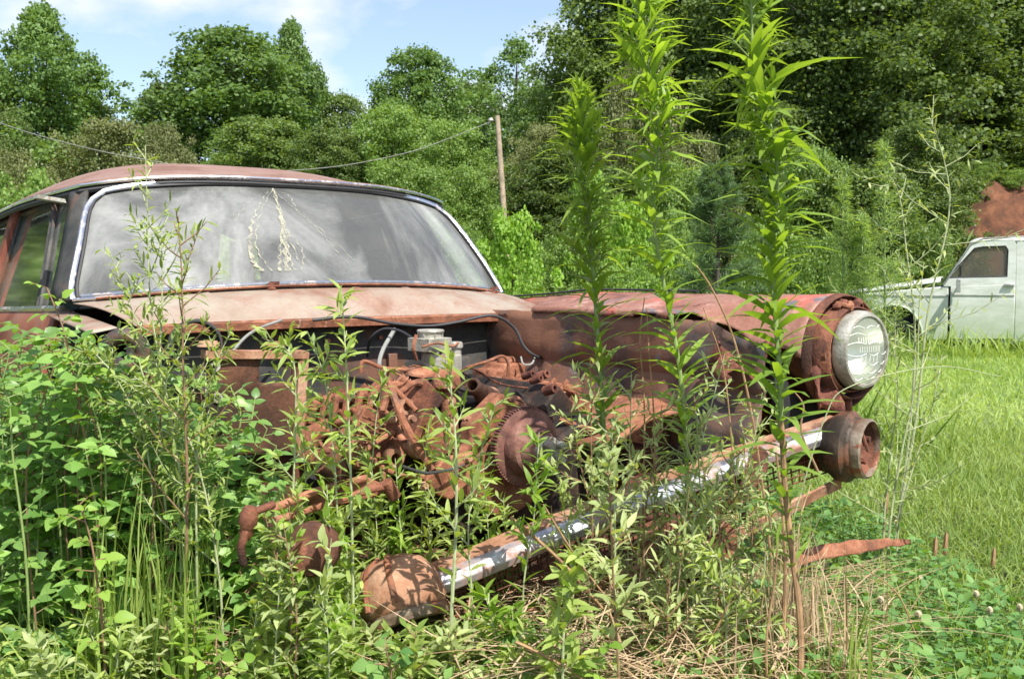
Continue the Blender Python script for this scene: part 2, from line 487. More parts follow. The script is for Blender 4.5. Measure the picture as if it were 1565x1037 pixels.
# windshield surface
def ws(s, t, off=0.0, round_=True):
    tt = t * 2 - 1
    if round_:
        kk = 1 if tt > 0 else .25; s2 = s * (1 - .055 * kk * abs(tt) ** 7); tt = tt * (1 - .07 * kk * abs(s) ** 9)
    else: s2 = s
    t2 = (tt + 1) / 2
    a = abs(s2)
    bx, by, bz = .755 * s2, 1.385 + .205 * a ** 2.6, .975 - .042 * a ** 2.2
    ux, uy, uz = .635 * s2, 1.735 + .085 * a ** 2.4, 1.300 - .040 * a ** 2.4
    x, y, z = lerp(bx, ux, t2), lerp(by, uy, t2), lerp(bz, uz, t2)
    y -= .02 * math.sin(math.pi * t2)
    return Vector((x, y - off, z + off * .5))
g = MB().grid(lambda u, v: ws(u * 2 - 1, v), 44, 14)
wind = cb(g, 'windshield', M['windshield'])
def ring(off=.0, grow=0.0, n=40):
    P = []
    for k in range(n): P.append((-1 + 2 * k / n, 0))
    for k in range(n // 3): P.append((1, 3 * k / n))
    for k in range(n): P.append((1 - 2 * k / n, 1))
    for k in range(n // 3): P.append((-1, 1 - 3 * k / n))
    P.append(P[0])
    return [ws(s * (1 + grow), .5 + (t - .5) * (1 + grow * 2.4), off) for s, t in P]
tr = MB(); tr.tube(ring(.010, .014), .0085, 8, caps=False, flat=.7)
cb(tr, 'windshield_trim', M['trim'])
gk = MB(); gk.tube(ring(.006, -.004), .005, 6, caps=False)
cb(gk, 'rubber_gasket', M['rubber'], wind)
# sealed cracks running down the glass
ck = MB()
def crack(pts, w0, w1):
    P = smooth_path([ws((p[0]), p[1], .004, False) for p in pts], 22)
    L = []
    for i, p in enumerate(P):
        t = i / (len(P) - 1); w = lerp(w0, w1, t) * (.7 + .35 * math.sin(i * .9) + .3 * rnd.random())
        j = (rnd.random() - .5) * .002 + .003 * math.sin(i * .7)
        L.append((p + Vector((j - w, 0, 0)), p + Vector((j + w, 0, 0))))
    vs_ = [q for ab in L for q in ab]
    ck.add(vs_, [(2 * i, 2 * i + 1, 2 * i + 3, 2 * i + 2) for i in range(len(L) - 1)])
def wst(px, py):
    # find (s,t) on the glass for a sight line
    best = None
    for i in range(61):
        for j in range(31):
            s, t = -1 + i / 30, j / 30
            p = ws(s, t, 0, False); wpt = CAR_O + CL * p.x + CB * p.y + Vector((0, 0, p.z))
            d = wpt.y * math.cos(PITCH) - (wpt.z - EYE) * math.sin(PITCH)
            qx = 782.5 + F_PX * wpt.x / d; qy = 518.5 - F_PX * ((wpt.z - EYE) * math.cos(PITCH) + wpt.y * math.sin(PITCH)) / d
            e = (qx - px) ** 2 + (qy - py) ** 2
            if best is None or e < best[0]: best = (e, s, t)
    return best[1:]
for pts, w0, w1 in (([(415, 290), (424, 330), (432, 370), (436, 418)], .0022, .011), ([(417, 292), (432, 345), (444, 385), (450, 415)], .0014, .004),
                    ([(412, 292), (390, 320), (378, 352), (388, 395), (402, 418)], .001, .009), ([(410, 290), (380, 312), (362, 340)], .001, .0012),
                    ([(420, 292), (455, 322), (490, 355), (515, 385)], .001, .0012), ([(440, 350), (458, 385), (465, 415)], .0008, .003), ([(420, 290), (440, 300), (452, 325)], .0012, .0015), ([(418, 300), (428, 340), (430, 380), (424, 418)], .002, .006), ([(416, 292), (436, 340), (452, 400)], .002, .002), ([(414, 291), (400, 330), (392, 380), (410, 418)], .0012, .003), ([(418, 291), (470, 330), (540, 400)], .0008, .0012), ([(300, 345), (380, 372), (470, 366)], .0008, .0008),
                    ([(376, 378), (384, 402), (396, 418)], .001, .004)):
    crack([wst(*p) for p in pts], w0, w1)
cb(ck, 'crack', M['silt'], wind)

# roof
def roof(u, v):
    s = u * 2 - 1; a = abs(s)
    hw = lerp(.645, .69, sstep(0, .35, v)) - .06 * sstep(.6, 1, v)
    y = lerp(1.735 + .10 * a ** 2.4, 3.95 - .12 * a * a, v)
    side = lerp(1.272, 1.18, v ** 1.3)
    crown = lerp(.040, .142, sstep(0, .28, v)) - .045 * sstep(.75, 1, v)
    return Vector((hw * s, y, side + crown * (1 - a ** 3.3) + .012))
cb(MB().grid(roof, 36, 40), 'roof', M['roof'], solid=.012)
dr = MB()
edge = [roof(0, v / 30) + Vector((-.012, 0, -.006)) for v in range(30, -1, -1)] + [roof(u / 40, 0) + Vector((0, -.012, -.004)) for u in range(1, 40)] + [roof(1, v / 30) + Vector((.012, 0, -.006)) for v in range(31)]
dr.tube(edge, .0085, 8, flat=.8)
cb(dr, 'drip_rail', M['trim'])
ds = MB(); ds.tube([p + Vector((0, .004, -.017)) for p in edge], .009, 6)
cb(ds, 'rain_channel', M['rubber'])
hd = MB().grid(lambda u, v: lerp(ws(u * 2 - 1, 1, .0, False) + Vector((0, .004, .012)), roof(u, 0) + Vector((0, .01, -.014)), v), 36, 3)
cb(hd, 'header_panel', M['soot'], solid=.006)

# body sides, pillars, glass
def side_x(z, sg): 
    return sg * (.775 + .035 * math.sin(max(0, min(1, (z - .2) / .7)) * math.pi) - .03 * sstep(.80, .92, z))
def belt(y): return .905 - .033 * (y - 1.7)
def side_panel(y0, y1, sg, z0=.22):
    def fn(u, v):
        y = lerp(y0, y1, u); z = lerp(z0, belt(y), v)
        return Vector((side_x(z, sg) - sg * .06 * sstep(3.9, 5.0, y), y, z))
    return MB().grid(fn, 10, 14)
for sg in (-1, 1):
    cb(side_panel(1.725, 2.78, sg), 'front_door', M['body'], solid=.02, bevel=.004)
    cb(side_panel(2.79, 3.66, sg), 'rear_door', M['body'], solid=.02, bevel=.004)
    cb(side_panel(3.67, 4.95, sg), 'quarter_panel', M['body'], solid=.02)
    dh = MB().box((sg * .80, 2.66, .80), (.02, .11, .018)).box((sg * .815, 2.66, .80), (.02, .13, .012))
    cb(dh, 'door_handle', M['trim'])
    bt = MB(); bt.tube([Vector((side_x(belt(y), sg) + sg * .008, y, belt(y) + .004)) for y in np.linspace(1.70, 4.2, 20)], .010, 6)
    cb(bt, 'belt_trim', M['trim'])
    a_ = MB()
    wsp = [ws(sg, t / 10, 0, False) for t in range(11)]
    a_.grid(lambda u, v: wsp[int(round(u * 10))] + Vector((sg * (.004 + .028 * v), .004 + .085 * v * v + .01 * v, 0)), 10, 4)
    cb(a_, 'front_pillar', M['soot'], solid=.012)
    def pil(yb, yt, wb, wt, m, nm):
        q = MB()
        def fn(u, v):
            zt = roof(1 if sg > 0 else 0, (yt - 1.885) / 2.0).z - .012
            b = Vector((side_x(belt(yb), sg), yb + (u - .5) * wb, belt(yb))); t = Vector((sg * (.66), yt + (u - .5) * wt, zt))
            return b.lerp(t, v) + Vector((0, 0, 0))
        q.grid(fn, 2, 6)
        return cb(q, nm, m, solid=.03, bevel=.004)
    pil(2.79, 2.74, .075, .065, M['body'], 'centre_pillar')
    pil(3.72, 3.55, .10, .10, M['body'], 'rear_pillar')
    pil(4.1, 3.82, .34, .26, M['body'], 'roof_pillar')
    def glass(ya, yta, yb_, ytb, nm):
        def fn(u, v):
            yb2 = lerp(ya, yb_, u); yt2 = lerp(yta, ytb, u)
            zt = roof(1 if sg > 0 else 0, max(0, (yt2 - 1.885) / 2.0)).z - .03
            return Vector((side_x(belt(yb2), sg) - sg * .012, yb2, belt(yb2))).lerp(Vector((sg * .645, yt2, zt)), v)
        g_ = cb(MB().grid(fn, 8, 6), nm, M['side_glass'])
        fr_ = MB()
        pts = [fn(u / 8, 0) for u in range(9)] + [fn(1, v / 6) for v in range(1, 7)] + [fn(1 - u / 8, 1) for u in range(1, 9)] + [fn(0, 1 - v / 6) for v in range(1, 7)]
        fr_.tube([p + Vector((sg * .006, 0, 0)) for p in pts], .009, 6)
        fr_.build('window_frame', M['soot'], g_)
        return g_
    glass(1.80, 1.98, 2.02, 2.16, 'vent_window')
    glass(2.05, 2.19, 2.75, 2.70, 'door_window')
    glass(2.84, 2.79, 3.66, 3.50, 'rear_window')
# wind deflector left open on the near vent window
wd = MB().prism([(-.005, 0), (.10, .012), (.095, .022), (0, .012)], lambda a, b, t: Vector((-.70 - a * .8, 1.86 + t, 1.225 + b)), -.004, .05)
cb(wd, 'drip_cap', M['alloy'])
# rear end and interior
cb(MB().grid(lambda u, v: Vector(((u * 2 - 1) * lerp(.58, .70, v), lerp(3.9, 4.3, v), lerp(1.30 - .06 * (u * 2 - 1) ** 2, .86, v))), 12, 8), 'back_glass', M['side_glass'])
cb(MB().grid(lambda u, v: Vector(((u * 2 - 1) * .76, lerp(4.25, 5.0, v), lerp(.87, .80, v * v) + .03 * (1 - (u * 2 - 1) ** 2))), 12, 8), 'trunk_lid', M['body'], solid=.02)
cb(MB().grid(lambda u, v: Vector(((u * 2 - 1) * .76, 5.0 + .05 * math.sin(v * 3.1), lerp(.80, .25, v))), 12, 6), 'rear_panel', M['body'], solid=.02)
cb(MB().box((0, 3.1, .24), (1.5, 3.7, .03)), 'floor_pan', M['rust_dark'])
st = MB()
def seatback(y0, yt, z0, zt):
    st.grid(lambda u, v: Vector(((u * 2 - 1) * .64, lerp(y0, yt, v) - .05 * math.sin(math.pi * v), lerp(z0, zt, v) - .04 * abs(u * 2 - 1) ** 4 + .006 * math.sin(u * 60))), 60, 8)
seatback(2.62, 2.80, .45, .965); seatback(3.55, 3.75, .45, .94)
st.box((0, 2.42, .47), (1.28, .45, .14)); st.box((0, 3.32, .47), (1.28, .5, .14))
cb(st, 'bench_seat', M['seat'], solid=.05)
dsb = MB().grid(lambda u, v: Vector(((u * 2 - 1) * .70, 1.62 + .13 * abs(u * 2 - 1) ** 2 + .10 * v + .2 * v * v, .935 - .03 * abs(u * 2 - 1) ** 2 - .22 * v ** 3)), 24, 8)
cb(dsb, 'dashboard', M['glass_black'], solid=.01)
sw = MB(); c_ = Vector((.36, 2.02, .93)); ax = Vector((0, .82, .55)).normalized(); xx = Vector((1, 0, 0)); yy = ax.cross(xx)
sw.tube([c_ + (xx * math.cos(a) + yy * math.sin(a)) * .195 for a in np.linspace(0, 2 * math.pi, 33)], .010, 6, caps=False)
sw.tube([c_ + xx * .19, c_ - xx * .19], .009, 6); sw.tube([c_, c_ - ax * .35], .018, 8)
cb(sw, 'steering_wheel', M['glass_black'])

# cowl with pressed ribs
def cowl(u, v):
    s = u * 2 - 1; a = abs(s)
    bx, by, bz = .755 * s, 1.375 + .200 * a ** 2.6, .968 - .042 * a ** 2.2
    fx, fy, fz = .685 * s, 1.20 + .03 * a ** 6, .880 - .006 * a ** 4
    p = Vector((lerp(bx, fx, v), lerp(by, fy, v), lerp(bz, fz, v)))
    p.z += .018 * math.sin(math.pi * v) * (1 - .3 * a)
    for c0 in (-.42, .04, .22, .60, .68):
        p.z += .0075 * math.exp(-((p.x - c0 + (v - .5) * -.05) / .008) ** 2) * sstep(.05, .2, v) * (1 - sstep(.82, .95, v))
    return p
cwl = cb(MB().grid(cowl, 150, 16), 'cowl', M['cowl'], solid=.003)
lp = MB()
lip = [cowl(k / 60, 1) for k in range(61)]
lp.grid(lambda u, v: lip[int(round(u * 60))] + Vector((0, (-.004, -.012, -.010, .004)[int(round(v * 3))], (.002, -.003, -.022, -.026)[int(round(v * 3))])), 60, 3)
lp.build('cowl_lip', M['rust'], cwl, solid=.003)
bt2 = MB(); bt2.tube([ws(-.985 + 1.97 * k / 60, .012, .012) for k in range(61)], .008, 6, flat=.6)
cb(bt2, 'lower_trim', M['trim'])
sm = MB()
base = [cowl(k / 60, 0) for k in range(61)]
sm.tube([p + Vector((0, -.018, .008)) for p in base[2:-2]], .007, 6, flat=.6)
sm.build('seam_strip', M['rust'], cwl)
for s_ in (.335, .93):
    p = cowl(s_, .06)
    wp = MB().lathe([(.0, .022), (.009, .022), (.011, .012), (.016, .008), (.016, -.004)], p, (0, -.3, 1), 14)
    wp.box(p + Vector((.014, 0, .02)), (.03, .012, .008), .5)
    wp.build('wiper_pivot', M['rust_deep'], cwl)
bt_ = MB()
for px, py in ((545, 450), (608, 447), (757, 455)): 
    p = cp(px, py, z=.925); bt_.lathe([(.0, .006), (.005, .006), (.006, 0), (.009, -.006)], (p.x, p.y, cowl((p.x / .72 + 1) / 2, .5).z + .003), (0, -.2, 1), 8)
bt_.build('cowl_bolt', M['rust_deep'], cwl)
for sg in (-1, 1):     # ends of the cowl over the hinge pillars
    e = MB().grid(lambda u, v: Vector((sg * lerp(.735, .80, v), lerp(1.22, 1.74, u), lerp(.872, .905, u) - .012 * v)), 6, 4)
    cb(e, 'cowl_end', M['cowl'], solid=.004)
    hp = MB().grid(lambda u, v: Vector((sg * (.69 + .07 * v), 1.60 + .10 * v, lerp(.88, .25, u))), 8, 3)
    hp.box((sg * .74, 1.63, .78), (.05, .06, .07)).box((sg * .74, 1.63, .5), (.05, .06, .07))
    cb(hp, 'hinge_pillar', M['soot'], solid=.006)

# firewall
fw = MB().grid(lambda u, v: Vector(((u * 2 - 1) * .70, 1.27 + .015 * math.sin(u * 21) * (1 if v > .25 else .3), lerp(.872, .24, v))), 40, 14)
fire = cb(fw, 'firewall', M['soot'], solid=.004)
fm = MB()
for px, y0, y1 in ((711, 545, 600), (792, 515, 592), (828, 525, 600), (600, 540, 590)):
    a, b2 = cp(px, y0, y=1.25), cp(px, y1, y=1.25); fm = MB().box(((a.x + b2.x) / 2, 1.25, (a.z + b2.z) / 2), (.030, .012, abs(a.z - b2.z))); fm.build('stiffening_strip', M['apron'], fire, bevel=.002)

fb = MB()
for px, py in ((748, 508), (774, 508), (822, 507), (650, 512), (580, 515), (500, 520), (850, 495)):
    a = cp(px, py, y=1.262); MB().lathe([(0, .012), (.007, .012), (.008, 0)], a, (0, -1, 0), 6).build('bolt_head', M['rust'], fire)

# right hand (far) fender with the headlight housing
HX, HZ = .70, .823
def fender(u, v):
    # u along from nose (0) to cowl (1), v across from the inner edge over the top to the sill outside
    y = lerp(.08, 1.66, u)
    k = sstep(.05, .40, y)
    a = lerp(math.pi * 1.08, -math.pi * .12, v)      # around the housing
    r0 = .143
    p0 = Vector((HX + r0 * math.cos(a), y, HZ - .008 + r0 * math.sin(a)))
    xi = .25 * sstep(1.0, 1.25, y)
    xs = [(0, (.455 + xi, .897)), (.06, (.458 + xi, .912)), (.32, (.585 + xi * .6, .942)), (.5, (.70 + xi * .2, .955)), (.66, (.765, .930)), (.8, (.805, .84)), (1, (.815, .60))]
    for (va, A), (vb, B_) in zip(xs, xs[1:]):
        if va <= v <= vb + 1e-9:
            t = (v - va) / (vb - va); q = (lerp(A[0], B_[0], t), lerp(A[1], B_[1], t)); break
    zz = q[1] - .035 * sstep(.9, 1.6, y) - .004
    p1 = Vector((q[0] + .01 * math.sin(y * 9) * (v < .3), y, zz))
    return p0.lerp(p1, k)
def rustedge(u, v):     # ragged, rusted-out lower inner edge
    return v < .05 + .05 * math.sin(u * 23) * math.sin(u * 57 + 1) and u < .30
fen = cb(MB().grid(fender, 90, 44, skip=rustedge), 'front_fender', M['fender'], solid=.004, dent=.007)
fl = MB(); fl.tube([fender(u / 30, .5) + Vector((.0, .0, .009)) for u in range(9, 29)], .0075, 6, flat=.5)
fl.build('fender_moulding', M['rubber'], fen)
os_ = MB().grid(lambda u, v: Vector((side_x(lerp(.70, .50, v), 1) - .10 * (1 - sstep(0, .6, lerp(.04, 1.68, u))), lerp(.04, 1.68, u), lerp(.70, .50, v))), 40, 10,
                skip=lambda u, v: (lerp(.04, 1.68, u) - .78) ** 2 + (lerp(.70, .50, v) - .38) ** 2 < .22 ** 2)
cb(os_, 'fender_skirt', M['body'], solid=.006)
ap = MB().grid(lambda u, v: Vector((.463 - .03 * v + .008 * math.sin(u * 12 + v * 5) + .012 * (abs(v - .3) < .04) - .02 * sstep(.45, .5, v) + .012 * (abs((u * 6) % 1 - .5) < .12) * (v > .3), lerp(.12, 1.27, u), lerp(.893 - .05 * (1 - sstep(.0, .2, u)), .42, v))), 40, 16)
cb(ap, 'inner_fender', M['apron'], solid=.004, dent=.02)
ap2 = MB().grid(lambda u, v: Vector((lerp(.40, .16, v), lerp(.32, 1.15, u), lerp(.66, .60, v) + .02 * math.sin(u * 8 + v * 3))), 24, 10)
cb(ap2, 'splash_panel', M['rust'], solid=.005, dent=.03)
ay = MB().box((.50, .62, .655), (.09, .10, .006), .3)
cb(ay, 'yellow_tag', plain('faded_yellow', (.50, .42, .05), .7), smooth=0)
# housing ring: flange, pits, bucket
hr = MB().lathe([(.141, .02), (.145, -.004), (.141, -.010), (.128, -.012), (.119, -.004), (.113, .05)], (HX, .075, HZ - .008), (0, -1, 0), 48,
                jag=lambda j, k: .004 * math.sin(k * 1.9) * math.sin(k * 5.3 + j))
hous = cb(hr, 'headlight_housing', M['rust_dark'], solid=.004)
for a, r_ in ((1.25, .018), (1.75, .014), (1.95, .010)):
    h_ = MB().lathe([(r_ * .2, .01), (r_, .012), (r_ * .8, .026), (r_ * .3, .03)], (HX + .122 * math.cos(a), .07, HZ - .008 + .122 * math.sin(a)), (0, -1, 0), 12, jag=lambda j, k: .2 * math.sin(k * 2.3 + j))
    h_.build('rust_blister', M['rust_deep'], hous)
bk = MB().lathe([(.02, -.19), (.06, -.17), (.088, -.10), (.100, -.02), (.104, .015), (.100, .03)], (HX, .06, HZ - .003), (0, -1, 0), 40)
bk.tube([(HX - .02, .07, HZ + .10), (HX - .02, .03, HZ + .112)], .010, 8); bk.tube([(HX - .10, .07, HZ - .01), (HX - .11, .03, HZ - .01)], .009, 8)
bk.tube([(HX - .035, .08, HZ + .118), (HX - .03, .02, HZ + .105)], .006, 8)
cb(bk, 'headlight_bucket', M['rust'], solid=.003)
LY = .05
hl = MB().lathe([(.094, .015), (.097, .026), (.096, .044), (.090, .055), (.085, .056), (.083, .048)], (HX, LY, HZ), (0, -1, 0), 48)
head = cb(hl, 'headlight', M['alloy'], solid=.002)
bw = MB().lathe([(.086, .045), (.075, .01), (.055, -.018), (.03, -.035), (.003, -.04)], (HX, LY, HZ), (0, -1, 0), 40)
bw.build('reflector', M['bowl'], head)
ln = MB()
def lens_pt(x, z, out=0.0):
    r = math.hypot(x, z)
    return Vector((HX + x, LY - (.050 + .017 * (1 - (r / .086) ** 2)) - out, HZ + z))
ln.grid(lambda u, v: lens_pt(.086 * u * math.cos(v * 2 * math.pi), .086 * u * math.sin(v * 2 * math.pi)), 12, 56)
lens_o = ln.build('lens', M['lens'], head, smooth=60)
ft = MB()
for z0 in (.055, .038, .016, -.006, -.030, -.050, -.066):
    hw = math.sqrt(.081 ** 2 - z0 ** 2)
    for x0, x1 in ((-hw, -.02), (-.012, .03), (.036, hw)):
        if x1 - x0 < .012: continue
        ft.tube([lens_pt(lerp(x0, x1, t / 6), z0 + .006 * math.sin(math.pi * t / 6) * (1 if z0 > 0 else -1), .0004) for t in range(7)], .0008, 4)
for k in range(11):
    x0 = -.045 + .008 * k
    ft.tube([lens_pt(x0, .019, .0003), lens_pt(x0, .034, .0003)], .0008, 4)
    ft.tube([lens_pt(x0 + .003, -.003, .0003), lens_pt(x0 + .003, .012, .0003)], .0006, 4)
    if k % 2: ft.tube([lens_pt(x0, -.027, .0003), lens_pt(x0, -.010, .0003)], .0007, 4)
ft.build('flute', M['flute'], lens_o) if False else ft.build('lens_fluting', M['flute'], head)
# front apron plate behind, coloured black for the shadow under the headlight, hanging torn plate, wires
fp = MB().prism([(.50, .80), (.60, .70), (.66, .68), (.76, .68), (.82, .70), (.81, .60), (.78, .585), (.62, .58), (.52, .60)], lambda a, b2, t: Vector((a, .12 + t, b2)), 0, .012)
cb(fp, 'fender_front_plate', M['glass_black'])
tpn = MB()
pc = [cp(1252, 560, y=.07), cp(1254, 588, y=.05), cp(1262, 608, y=.03), cp(1272, 628, y=.03)]
PP = smooth_path(pc, 6)
tpn.grid(lambda u, v: PP[int(round(v * 18))] + Vector(((u - .5) * (.085 - .018 * v) , -.018 * math.sin(u * 5 + v * 4), .008 * math.sin(u * 7))), 10, 18)
cb(tpn, 'torn_plate', M['rust_deep'], solid=.004, dent=.012)
cr_ = MB()
for px, py, s_ in ((1150, 585, 1), (1215, 610, 1.2), (1135, 560, .8)):
    c0 = cp(px, py, y=.25 * s_)
    cr_.grid(lambda u, v: c0 + Vector(((u - .5) * .16 * s_, .05 * math.sin(u * 6 + v * 3), (.5 - v) * .10 * s_ + .03 * math.sin(u * 9))), 14, 10, skip=lambda u, v: math.sin(u * 17) * math.sin(v * 13 + 2) > .72)
cb(cr_, 'crumpled_bracket', M['rust_deep'], solid=.004, dent=.04)

# ---- engine bay: engine with its fittings
en = empty('engine', (0, 0, 0)); en.parent = car; en.location = DZ
def ep(mb, name, mat, **k): return mb.build(name, mat, en, **k)
def tiltbank(mb_, sg):
    for i, (x, y, z) in enumerate(mb_.v):
        if sg < 0: y2 = .56 + (y - .5) * .85; z2 = z - (y - .55) * .17 - .005
        else: y2 = .60 + (y - .5) * .72; z2 = z - .052
        mb_.v[i] = (x, y2, z2)
blk = MB()
blk.prism([(-.20, .40), (.20, .40), (.22, .52), (.29, .60), (.20, .655), (.10, .60), (-.10, .60), (-.20, .655), (-.29, .60), (-.22, .52)], lambda a, b2, t: Vector((a, t, b2)), .46, 1.12)
ep(blk, 'engine_block', M['shade_black'], bevel=.012)
for sg in (-1, 1):
    # cylinder head with exposed rocker arms
    hdm = MB(); ang = sg * R(45)
    Mx = Matrix.Rotation(ang, 3, 'Y')
    cy = Vector((sg * .245, .80, .685))
    hdm.box(cy, (.15, .60, .085), Mx)
    tiltbank(hdm, sg); ep(hdm, 'cylinder_head', M['shade_black' if sg > 0 else 'rust_dark'], bevel=.008)
    ra = MB()
    nrm = Mx @ Vector((0, 0, 1)); tx = Mx @ Vector((1, 0, 0))
    ra.tube([cy + nrm * .075 + Vector((0, -.29, 0)), cy + nrm * .075 + Vector((0, .29, 0))], .009, 8)
    for k in range(8):
        y = -.26 + .074 * k
        o = cy + nrm * .072 + Vector((0, y, 0))
        ra.tube([o - tx * .045 + nrm * -.012, o + nrm * .014, o + tx * .045 + nrm * -.014], [.010, .016, .011], 8)
        ra.tube([o + tx * .042 - nrm * .045, o + tx * .042 + nrm * .006], .013, 8)
        ra.tube([o - tx * .042 - nrm * .045, o - tx * .042 + nrm * .012], .007, 8)
        ra.lathe([(0, .012), (.009, .012), (.010, 0)], o + nrm * .018, nrm, 6)
        for q in range(5): ra.lathe([(.015, 0), (.017, .002), (.015, .004)], o + tx * .042 - nrm * (.045 - q * .009), nrm, 10)
        if k % 2 == 0:
            ra.tube([o + Vector((0, .037, 0)) - nrm * .03, o + Vector((0, .037, 0)) + nrm * .016], .014, 8)
    tiltbank(ra, sg); ep(ra, 'rocker_arms', M['rust'])
    ex = MB()
    for k in range(4):
        y0 = .60 + k * .14
        ex.tube(smooth_path([(sg * .30, y0, .62), (sg * .36, y0, .60), (sg * .38, y0 - .01, .56)], 4), .026, 10)
    ex.tube([(sg * .38, .52, .55), (sg * .385, 1.08, .55)], .030, 10)
    ep(ex, 'exhaust_manifold', M['rust'])
im = MB()
im.box((0, .86, .655), (.18, .38, .05))
for sg in (-1, 1):
    for k in range(3):
        im.tube(smooth_path([(sg * .04, .72 + k * .11, .685), (sg * .11, .70 + k * .12, .69), (sg * .18, .68 + k * .13, .655)], 5), .023, 10)
im.lathe([(.065, 0), (.065, .03), (.05, .05)], (0, .88, .70), (0, 0, 1), 16)
ep(im, 'intake_manifold', M['shade_black'], bevel=.004)
# front cover: slanted triangular plate with a round hole, timing cover
tcv = MB()
tcv.prism([(-.19, .67), (-.10, .735), (-.02, .70), (.00, .60), (.02, .47), (-.10, .43), (-.20, .50)], lambda a, b2, t: Vector((a, .42 + t + (.05 * (a + .1)), b2)), 0, .05)
ep(tcv, 'timing_cover', M['rust'], bevel=.008)
rg = MB()
for px, py, r_ in ((574, 775, 0),):
    pass
for c0, r_ in ((cp(641, 682, y=.40), .026), (cp(617, 621, y=.44), .017), (cp(600, 700, y=.42), .02)):
    ep(MB().lathe([(r_ * .62, -.02), (r_ * .62, .014), (r_, .014), (r_ * 1.05, -.01)], c0, (0, -1, .1), 20), 'water_port', M['rust_tan'], solid=.002)
arm = MB()
a0, a1, a2 = cp(596, 590, y=.46), cp(622, 655, y=.36), cp(662, 718, y=.30)
arm.tube(smooth_path([a0, a1, a2], 5), .0085, 8)
b0, b1 = cp(585, 575, y=.5), cp(637, 628, y=.40)
arm.tube([b0, b1], .006, 8)
ep(arm, 'adjusting_arm', M['rust'])
plt = MB()
q = [cp(640, 628, y=.36), cp(690, 640, y=.36), cp(700, 690, y=.36), cp(668, 700, y=.36), cp(628, 672, y=.36)]
plt.prism([(p.x, p.z) for p in q], lambda a, b2, t: Vector((a, .36 + t - .2 * (b2 - .62), b2)), 0, .012)
q = [cp(640, 745, y=.30), cp(680, 700, y=.30), cp(725, 690, y=.30), cp(720, 735, y=.30), cp(690, 765, y=.30)]
plt.prism([(p.x, p.z) for p in q], lambda a, b2, t: Vector((a, .30 + t, b2)), 0, .02)
q = [cp(560, 620, y=.5), cp(612, 640, y=.5), cp(622, 700, y=.5), cp(560, 690, y=.5), cp(545, 650, y=.5)]
plt.prism([(p.x, p.z) for p in q], lambda a, b2, t: Vector((a, .5 + t, b2)), 0, .03)
ep(plt, 'bracket_plate', M['rust'], bevel=.004)
hs_ = MB()
for k in range(6):
    c0 = cp(585 - k * 3, 640 + k * 7, y=.47)
    hs_.tube([c0 + Vector((-.05, 0, .01 - .004 * k)), c0 + Vector((.0, -.012, -.012)), c0 + Vector((.05, 0, .006))], .0035, 6)
ep(hs_, 'cooling_fin', M['rust'])
# carburettor
cbm = MB(); C0 = cp(664, 545, y=.86)
cx, cyy, cz = C0
cbm.lathe([(.0, .075), (.036, .075), (.038, .068), (.033, .066), (.033, .052), (.040, .050)], (cx - .012, cyy, cz), (0, 0, 1), 22)
cbm.box((cx - .015, cyy, cz + .035), (.085, .085, .036), .2)
cbm.lathe([(.044, .02), (.046, 0), (.040, -.045), (.046, -.05), (.046, -.058)], (cx + .012, cyy, cz - .01), (0, 0, 1), 22)
cbm.lathe([(.0, .035), (.018, .035), (.021, .028), (.021, .018), (.016, .016), (.018, -.04)], (cx + .055, cyy - .02, cz + .005), (0, 0, 1), 18)
cbm.box((cx + .03, cyy - .02, cz - .02), (.06, .05, .05), .2)
for k in range(8):
    a = k * math.pi / 4; cbm.lathe([(0, .006), (.0045, .006), (.005, 0)], (cx + .012 + .042 * math.cos(a), cyy + .042 * math.sin(a), cz + .012), (0, 0, 1), 6)
for k in range(7):
    a = k * .9; cbm.box((cx - .012 + .034 * math.cos(a), cyy + .034 * math.sin(a), cz + .062), (.004, .004, .02), a)
carb = ep(cbm, 'carburetor', M['alloy'], bevel=.002)
lk = MB()
p1, p2, p3 = cp(640, 565, y=.86), cp(590, 563, y=.86), cp(556, 552, y=.88)
lk.tube(smooth_path([p1, p2, p3, p3 + Vector((-.01, 0, -.03))], 6), .0055, 8)
lk.tube([p1 + Vector((0, 0, -.008)), cp(615, 560, y=.86)], .004, 6)
lk.lathe([(0, .012), (.022, .01), (.045, -.002), (.047, -.008)], p1 + Vector((.005, 0, .0)), (0, -.2, 1), 18)
lk.tube(smooth_path([cp(636, 512, y=.85), cp(632, 530, y=.84), cp(637, 550, y=.85)], 5), .005, 6)
lk.tube(smooth_path([cp(645, 530, y=.81), cp(668, 524, y=.80), cp(690, 529, y=.81), cp(700, 524, y=.82)], 5), .0035, 6)
ep(lk, 'throttle_linkage', M['rust'])
of = MB(); O0 = cp(682, 590, y=.66)
of.lathe([(0, .045), (.018, .043), (.032, .032), (.036, .016), (.036, 0), (.030, -.006), (.021, -.01)], O0, (0, -.05, 1), 28)
of.tube([O0 + Vector((.004, 0, -.008)), O0 + Vector((.014, .0, -.14))], .021, 18)
ep(of, 'oil_filler_tube', M['rust'])
wo_ = MB(); p0 = cp(722, 588, y=.62); p9 = cp(757, 618, y=.72)
d = (p9 - p0).normalized()
wo_.lathe([(.013, .02), (.0135, .0), (.018, -.002), (.020, .004), (.0185, .03), (.022, .07), (.028, .10), (.034, .13)], p0, d, 22)
wo_.tube(smooth_path([p9, p9 + Vector((.05, .03, -.03)), p9 + Vector((.10, .04, -.03))], 5), [.03, .024], 12)
ep(wo_, 'thermostat_housing', M['rust_tan'])
wp2 = MB(); p0 = cp(742, 628, y=.56); p1 = cp(760, 640, y=.62)
wp2.lathe([(.007, .02), (.0075, 0), (.011, 0), (.0115, .05)], p0, (p1 - p0).normalized(), 14)
